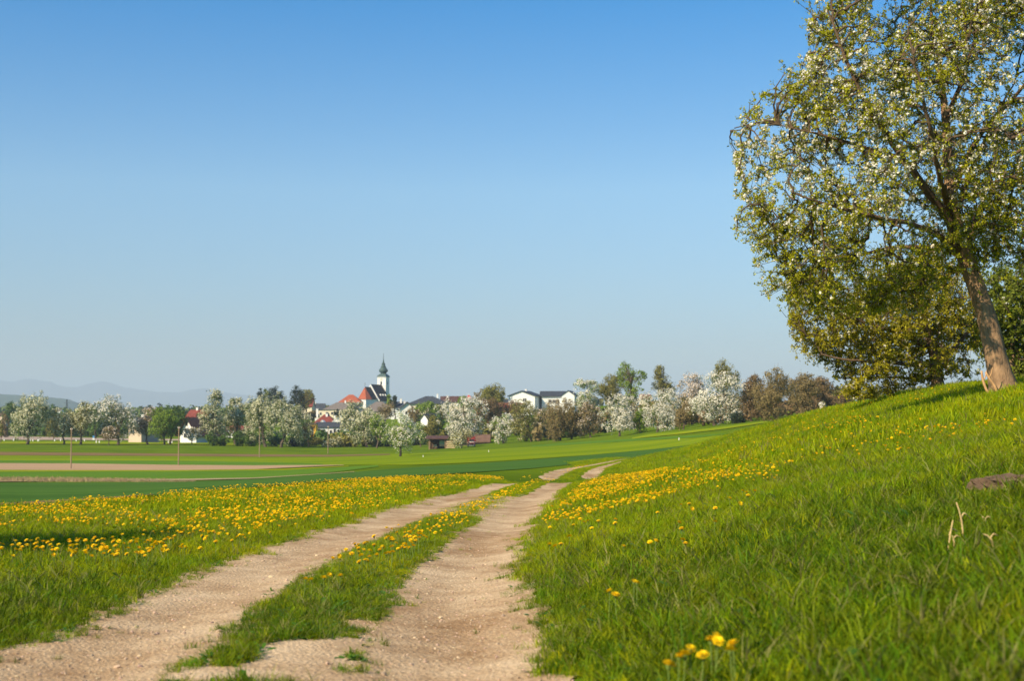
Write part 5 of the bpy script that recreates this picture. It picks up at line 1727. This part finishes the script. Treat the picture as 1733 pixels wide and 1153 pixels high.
m_bark_big = mat('pear_bark', (0.42, 0.265, 0.15), (0.17, 0.105, 0.062), scale=5.0, rough=0.95, bump=1.0, bscale=22, detail=8, stretch=(2.2, 2.2, 0.55))
m_limb = mat('limb_bark', (0.20, 0.13, 0.08), (0.085, 0.055, 0.035), scale=5.0, rough=0.95, bump=1.0, bscale=22, detail=8)
m_twig = mat('twig_bark', (0.13, 0.085, 0.05), (0.07, 0.05, 0.032), scale=5.0, rough=0.95)
m_leaf_big = mat('pear_leaves', (0.50, 0.49, 0.014), (0.20, 0.21, 0.008), scale=1.3, rough=0.5, trans=0.32, spec=0.2)
m_leaf_gold = mat('bronze_leaves', (0.47, 0.41, 0.018), (0.22, 0.20, 0.012), scale=1.6, rough=0.5, trans=0.35, spec=0.15)
m_leaf_deep = mat('deep_leaves', (0.24, 0.27, 0.022), (0.12, 0.15, 0.014), scale=1.6, rough=0.5, trans=0.35, spec=0.25)
m_bloom_big = mat('pear_blossom', (0.86, 0.82, 0.74), (0.74, 0.70, 0.60), scale=6, rough=0.7, trans=0.25)


def big_tree(name, label, Y0, limbs, poly, depth, n1, n2, leaf_m, bloom_p, leaf_s, seed, gap=-0.35, nleaf=6, cl_r=0.075, foot=None, trunk_n=14, per_twig=3):
    r = np.random.default_rng(seed)
    root_p = at(*foot) if foot is not None else at(limbs[0][0][0], limbs[0][0][1], Y0)
    root_p[2] = ground_z(root_p[0], root_p[1])
    root = empty(name, root_p)
    tag(root, label, 'tree')
    nodes, ndir = [], []
    for li, lb in enumerate(limbs):
        pts = [(*at(x, y, Y0 + dy), rad) for x, y, dy, rad in lb]
        q = resample(pts)
        jit = r.normal(size=(len(q), 3)) * 0.012 * (1 if li else 0.3)
        q[:, :3] += jit
        V, Q = tubes_np(q[None, :, :3] - root_p, q[None, :, 3], trunk_n if li == 0 else 8)
        if li == 0:      # root flare and fluting
            rel = np.arange(len(V)) // trunk_n
            k_ = np.arange(len(V)) % trunk_n
            cen = np.repeat(q[:, :3] - root_p, trunk_n, 0)
            hgt = np.clip(cen[:, 2:3], 0, 9)
            fl = 1 + 0.55 * np.exp(-hgt / 0.22) * (0.6 + 0.4 * np.cos(k_[:, None] * 2 * np.pi / trunk_n * 4 + 0.6)) + 0.05 * np.sin(k_[:, None] * 2.7 + rel[:, None] * 0.35) + 0.03 * r.normal(size=(len(V), 1))
            V = cen + (V - cen) * fl
        new_obj('trunk' if li == 0 else 'limb', mesh_np('limb', V, Q, smooth=True), root, m_bark_big if li == 0 else m_limb)
        s0 = int(len(q) * (0.55 if li == 0 else 0.18))
        dd = np.gradient(q[:, :3], axis=0)
        for i in range(s0, len(q)):
            nodes.append(q[i, :3]); ndir.append(unit(dd[i]))
    nodes, ndir = np.array(nodes), np.array(ndir)

    def targets(n):
        pl = np.array(poly, float)
        lo, hi = pl.min(0), pl.max(0)
        px = r.uniform(lo[0], hi[0], n * 6)
        py = r.uniform(lo[1], hi[1], n * 6)
        k = poly_in(px + 26 * wob(px * 0.02, py * 0.02, 1.3) + r.normal(size=len(px)) * 17, py + 24 * wob(px * 0.02 + 40, py * 0.02, 1.3) + r.normal(size=len(px)) * 17, poly)
        px, py = px[k], py[k]
        # distance from the outline sets how deep the crown is there
        seg = np.roll(pl, -1, 0) - pl
        dmin = np.full(len(px), 1e9)
        for a, sg in zip(pl, seg):
            t = np.clip(((px - a[0]) * sg[0] + (py - a[1]) * sg[1]) / (sg @ sg), 0, 1)
            dmin = np.minimum(dmin, np.hypot(px - a[0] - t * sg[0], py - a[1] - t * sg[1]))
        dp = depth * np.sqrt(np.clip(dmin / 170.0, 0.03, 1)) * r.uniform(-1, 1, len(px))
        k = (wob(px * 0.012 + dp * 0.35, py * 0.012 - dp * 0.3, 1.6) + 0.35 * r.normal(size=len(px))) > gap
        px, py, dp = px[k][:n], py[k][:n], dp[k][:n]
        a, b = ray(px, py)
        Y = Y0 + dp
        P = np.stack([a * Y, Y, CAM_H + b * Y], -1)
        P = P[P[:, 2] > ground_z(P[:, 0], P[:, 1]) + 0.25]
        return P

    def attach(T, nodes, ndir, K, wob_amt, sag):
        out_s, out_d = [], []
        for i in range(0, len(T), 400):
            D = np.linalg.norm(T[i:i + 400, None, :] - nodes[None], axis=-1)
            k = D.argmin(1)
            out_s.append(nodes[k]); out_d.append(ndir[k])
        S_, Dr = np.concatenate(out_s), np.concatenate(out_d)
        L_ = np.linalg.norm(T - S_, axis=1, keepdims=True)
        C = S_ + Dr * np.minimum(L_, 0.7) * 0.35 + (T - S_) * 0.25 + np.array([0, 0, 1.0]) * L_ * sag + r.normal(size=T.shape) * L_ * 0.08
        t = np.linspace(0, 1, K)[None, :, None]
        P = (1 - t) ** 2 * S_[:, None] + 2 * t * (1 - t) * C[:, None] + t ** 2 * T[:, None]
        w = r.normal(size=P.shape) * (L_ * wob_amt)[:, None]
        w[:, 0] = 0
        return P + w, L_[:, 0]

    T1 = targets(n1)
    order = np.argsort(np.linalg.norm(T1[:, None] - nodes[None, ::4], axis=-1).min(1))
    T1 = T1[order]
    allP, allR = [], []
    for part in np.array_split(T1, 4):
        P, L_ = attach(part, nodes, ndir, 7, 0.03, 0.10)
        r0 = np.clip(0.012 + 0.020 * L_, 0.012, 0.055)
        allP.append(P); allR.append(r0[:, None] * np.linspace(1, 0.35, 7)[None])
        dd = unit(np.gradient(P, axis=1))
        nodes = np.concatenate([nodes, P[:, 1:].reshape(-1, 3)]); ndir = np.concatenate([ndir, dd[:, 1:].reshape(-1, 3)])
    P, R_ = np.concatenate(allP), np.concatenate(allR)
    V, Q = tubes_np(P - root_p, R_, 5)
    o = new_obj('branches', mesh_np('branches', V, Q, smooth=True), root, m_twig)
    o['kind'] = 'stuff'
    T2 = targets(n2)
    P2, L2 = attach(T2, nodes, ndir, 4, 0.05, 0.05)
    far_ = L2 < 1.3
    P2, L2 = P2[far_], L2[far_]
    V, Q = tubes_np(P2 - root_p, np.repeat(np.array([[0.009, 0.0075, 0.006, 0.004]]), len(P2), 0), 3)
    o = new_obj('twigs', mesh_np('twigs', V, Q), root, m_twig)
    o['kind'] = 'stuff'
    # leaf and flower clusters on the outer part of the twigs
    tt_ = r.uniform(0.35, 1.0, (len(P2), per_twig))
    tt_[:, 0] = 1.0
    i0 = np.clip((tt_ * 3).astype(int), 0, 2)
    f = (tt_ * 3 - i0)[..., None]
    ar = np.arange(len(P2))[:, None]
    C = (P2[ar, i0] * (1 - f) + P2[ar, i0 + 1] * f).reshape(-1, 3) - root_p
    D = unit(r.normal(size=(len(C), nleaf, 3)) + np.array([0, 0, 0.25]))
    LP = C[:, None] + D * r.uniform(0.3, 1.1, (len(C), nleaf, 1)) * cl_r
    Nn = unit(np.cross(D, r.normal(size=D.shape)) + 0.3 * r.normal(size=D.shape))
    V, Q = leaf_quads(LP.reshape(-1, 3), Nn.reshape(-1, 3), leaf_s, r, 0.52)
    o = new_obj('foliage', mesh_np('foliage', V, Q), root, leaf_m)
    o['kind'] = 'stuff'
    if bloom_p:
        hz = np.clip((C[:, 2] - 2.0) / 3.0, 0.25, 1.0)
        isb = r.uniform(0, 1, len(C)) < bloom_p * hz * np.clip(0.85 + 0.75 * wob(C[:, 0] * 2.2 + C[:, 1], C[:, 2] * 2.2 - C[:, 1], 1.2), 0.12, 1.9)
        B_ = C[isb]
        D = unit(r.normal(size=(len(B_), 9, 3)) + np.array([0, 0, 0.4]))
        FP = B_[:, None] + D * r.uniform(0.5, 1.0, (len(B_), 9, 1)) * cl_r * 0.75
        V, Q = leaf_quads(FP.reshape(-1, 3), unit(D + 0.4 * r.normal(size=D.shape)).reshape(-1, 3), 0.024, r, 0.95)
        o = new_obj('blossom', mesh_np('blossom', V, Q), root, m_bloom_big)
        o['kind'] = 'stuff'
    return root


A_LIMBS = [
    [(1703, 684, 0, 0.259), (1697, 655, 0, 0.238), (1686, 605, 0, 0.220), (1676, 560, 0, 0.205), (1658, 500, 0, 0.191), (1636, 440, 0, 0.180), (1618, 392, 0, 0.173), (1609, 330, .1, 0.122), (1604, 260, .2, 0.101), (1599, 190, .3, 0.079), (1589, 115, .3, 0.058), (1577, 40, .2, 0.036), (1572, -70, .1, 0.018)],
    [(1622, 402, 0, 0.108), (1592, 352, -.3, 0.094), (1555, 305, -.7, 0.083), (1508, 238, -1.1, 0.065), (1468, 178, -1.3, 0.050), (1432, 100, -1.5, 0.036), (1402, 15, -1.6, 0.018)],
    [(1630, 425, 0, 0.086), (1585, 397, -.7, 0.065), (1532, 376, -1.4, 0.054), (1470, 366, -1.9, 0.043), (1398, 345, -2.2, 0.029), (1340, 325, -2.3, 0.010)],
    [(1632, 432, 0, 0.079), (1580, 420, .4, 0.061), (1510, 420, 1.0, 0.043), (1430, 438, 1.4, 0.032), (1350, 462, 1.5, 0.014)],
    [(1636, 438, 0, 0.094), (1654, 365, .3, 0.076), (1678, 328, .6, 0.068), (1718, 310, .8, 0.061), (1780, 325, 1.0, 0.043), (1860, 380, 1.2, 0.022)],
    [(1610, 330, .1, 0.072), (1642, 255, .6, 0.058), (1692, 190, 1.2, 0.043), (1760, 115, 1.5, 0.032), (1830, 30, 1.8, 0.014)],
    [(1600, 205, .3, 0.061), (1630, 130, .1, 0.043), (1650, 60, 0, 0.032), (1672, -50, 0, 0.014)],
    [(1614, 380, 0, 0.072), (1640, 300, 1.6, 0.054), (1678, 215, 2.6, 0.036), (1720, 130, 3.0, 0.014)],
    [(1612, 370, 0, 0.072), (1590, 300, -1.6, 0.058), (1572, 205, -2.6, 0.040), (1545, 90, -3.1, 0.014)],
    [(1530, 270, -.9, 0.050), (1450, 245, -.6, 0.036), (1370, 222, -.4, 0.022), (1320, 212, -.3, 0.009)],
]
A_POLY = [(1425, -170), (1408, 0), (1372, 80), (1337, 150), (1272, 178), (1243, 220), (1248, 335), (1292, 388), (1318, 430), (1304, 466), (1365, 522), (1415, 535), (1470, 512), (1520, 532), (1575, 505), (1618, 445), (1690, 425), (1745, 470), (1830, 470), (1960, 350), (2010, 150), (1900, -110), (1700, -190)]
big_tree('pear_tree', 'large leaning pear tree in leaf and white blossom on the hill at right', 30.0, A_LIMBS, A_POLY, 3.1, 880, 12500, m_leaf_big, 0.40, 0.029, 501, gap=-0.25, nleaf=7, cl_r=0.068)
B_LIMBS = [
    [(1588, 680, 0, .20), (1586, 640, 0, .17), (1580, 600, 0, .15), (1566, 550, 0, .12), (1545, 500, 0, .08), (1530, 460, 0, .04)],
    [(1583, 612, 0, .10), (1612, 590, -.3, .08), (1640, 560, -.4, .05), (1655, 520, -.4, .025)],
    [(1578, 590, 0, .10), (1520, 565, -.8, .07), (1460, 545, -1.2, .05), (1390, 520, -1.4, .02)],
    [(1582, 620, 0, .09), (1510, 615, -.6, .06), (1440, 610, -1, .04), (1390, 600, -1, .02)],
    [(1584, 640, 0, .07), (1530, 640, .4, .05), (1460, 640, .8, .03), (1420, 640, .8, .015)],
]
B_POLY = [(1335, 522), (1345, 472), (1420, 440), (1550, 430), (1640, 470), (1665, 560), (1650, 650), (1560, 660), (1480, 675), (1405, 665), (1378, 612)]
big_tree('pear_tree', 'bushy bronze-leaved pear tree hanging low behind the leaning one', 46.0, B_LIMBS, B_POLY, 3.4, 420, 4200, m_leaf_gold, 0.20, 0.043, 502, gap=0.05, cl_r=0.10)
C_LIMBS = [
    [(1720, 680, 0, .22), (1716, 640, 0, .19), (1712, 590, 0, .15), (1708, 540, 0, .11), (1704, 480, 0, .05)],
    [(1714, 610, 0, .10), (1680, 570, -.4, .07), (1655, 530, -.6, .03)],
    [(1712, 590, 0, .10), (1760, 540, .3, .07), (1800, 500, .4, .03)],
]
C_POLY = [(1640, 560), (1660, 500), (1690, 450), (1730, 452), (1800, 470), (1840, 560), (1810, 640), (1720, 655), (1660, 640)]
big_tree('pear_tree', 'deep green tree showing behind the leaning trunk', 58.0, C_LIMBS, C_POLY, 3.4, 220, 1700, m_leaf_deep, 0.06, 0.070, 503, gap=-0.05, cl_r=0.14)

ft('o', -1165, -613, -50, 502, -889, 990, 12.2, 'small blossoming tree standing just outside the left picture edge', None, 'white', 'green', 0.4, q=0.07, clump=0.42)

# suckers and a snapped stub at the leaning trunk
def stick(pts, rad, m, name, parent=None, label=None, cat=None, n=6):
    P = np.array(pts)
    b = MB()
    q = resample([(*p, r_) for p, r_ in zip(P, rad)], 0.05)
    b.tube([tuple(v) for v in q[:, :3]], list(q[:, 3]), n)
    o = b.build(name, m, parent, smooth=True)
    if label:
        tag(o, label, cat)
    return o


m_split = mat('split_wood', (0.62, 0.36, 0.17), (0.42, 0.24, 0.11), scale=8, rough=0.8)
g = cast(1684, 672)
for i, (pp, lab) in enumerate(((((1686, 676), (1672, 664), (1664, 645), (1661, 628)), 'curved orange broken shoot, left of two by the leaning trunk'), (((1690, 676), (1684, 655), (1674, 640), (1668, 630)), 'straighter splintered shoot, right of two by the leaning trunk'))):
    pts = [at(x, y, 29.5) for x, y in pp]
    root = empty('broken_shoot', pts[0])
    root.location.z = float(ground_z(pts[0][0], pts[0][1]))
    off = np.array(root.location)
    tag(root, lab, 'broken shoot')
    pl_ = [p - off for p in pts]
    pl_[0][2] = -0.05
    stick(pl_, [0.035, 0.03, 0.026, 0.02], m_split, 'stem', root)
    stick([pl_[2], pl_[2] + np.array([0.05, 0, 0.10]), pl_[2] + np.array([0.07, 0, 0.22])], [0.014, 0.010, 0.006], m_split, 'side_twig', root)

# weathered stones in the hillside grass
m_stone = mat('stone', (0.20, 0.13, 0.08), (0.08, 0.05, 0.033), scale=7, rough=0.95, bump=1.0, bscale=25)
for (px, py, sx, sy, sz, lab, sd) in ((1684, 832, 0.17, 0.13, 0.085, 'low brown stone in the hillside grass, left of the pair', 1), (1722, 834, 0.20, 0.15, 0.10, 'larger brown stone at the right picture edge', 2)):
    g = cast(px, py + 6)
    r = np.random.default_rng(900 + sd)
    V, Q = [], []
    n1, n2 = 18, 10
    for i in range(n2 + 1):
        ph = math.pi * i / n2
        for j in range(n1):
            t = 2 * math.pi * j / n1
            d = np.array([math.sin(ph) * math.cos(t), math.sin(ph) * math.sin(t), math.cos(ph)])
            k_ = 1 + 0.25 * math.sin(4 * d[0] + sd) * math.cos(5 * d[2] + d[1] * 4) + (r.uniform(-0.11, 0.11) if 0 < i < n2 else 0)
            d = np.sign(d) * np.abs(d) ** 0.75
            V.append(d * np.array([sx, sy, sz]) * k_)
    for i in range(n2):
        for j in range(n1):
            Q.append((i * n1 + j, (i + 1) * n1 + j, (i + 1) * n1 + (j + 1) % n1, i * n1 + (j + 1) % n1))
    o = new_obj('stone', mesh_np('stone', V, Q), None, m_stone)
    o.location = (g[0], g[1], g[2] + 0.04)
    tag(o, lab, 'stone')

# dry stalks
m_straw = mat('straw', (0.66, 0.50, 0.24), (0.50, 0.34, 0.14), scale=15, rough=0.8)
for (p0, p1, lab) in (((1633, 938), (1619, 876), 'upright dry brown stalk in the hillside grass'), ((1600, 958), (1613, 905), 'pale dry stalk leaning right beside the upright one'), ((1616, 950), (1610, 930), 'short dry stalk between the two taller ones'),
                      ((1688, 945), (1664, 928), 'fallen straw lying aslant in the hillside grass'), ((1670, 918), (1663, 902), 'short reddish stalk above the fallen straw')):
    g = cast(p0[0], p0[1])
    Y_ = g[1] - 0.15
    a = at(*p0, Y_)
    bpt = at(*p1, Y_)
    gz = float(ground_z(a[0], a[1]))
    root = empty('dry_stalk', (a[0], a[1], gz))
    tag(root, lab, 'stalk', 'dry stalks in the hillside grass')
    h_ = bpt[2] - a[2]
    dx = bpt[0] - a[0]
    stick([(0, 0, 0), (dx * 0.5 + 0.006, 0, 0.10 + h_ * 0.5), (dx, 0, 0.10 + h_)], [0.0048, 0.0042, 0.003], m_straw, 'stem', root, n=5)
    stick([(dx * 0.5, 0, 0.10 + h_ * 0.5), (dx * 0.5 + 0.02, 0.01, 0.12 + h_ * 0.6), (dx * 0.5 + 0.05, 0.02, 0.11 + h_ * 0.55)], [0.003, 0.004, 0.002], m_straw, 'withered_leaf', root, n=4)

# ------------------------------------------------------------------ haze
m_haze = bpy.data.materials.new('haze')
m_haze.use_nodes = True
hn, hl = m_haze.node_tree.nodes, m_haze.node_tree.links
hn.clear()
ho = hn.new('ShaderNodeOutputMaterial')
hv = hn.new('ShaderNodeVolumePrincipled')
hv.inputs['Color'].default_value = (0.72, 0.88, 1.0, 1)
hv.inputs['Density'].default_value = 1.1e-4
hv.inputs['Anisotropy'].default_value = 0.0
hl.new(hv.outputs[0], ho.inputs['Volume'])
hz = MB().box(-22600, 22600, -22600, 22600, -80, 440).build('haze', m_haze)
tag(hz, 'thin pale blue haze over the whole countryside', 'haze', kind='stuff')
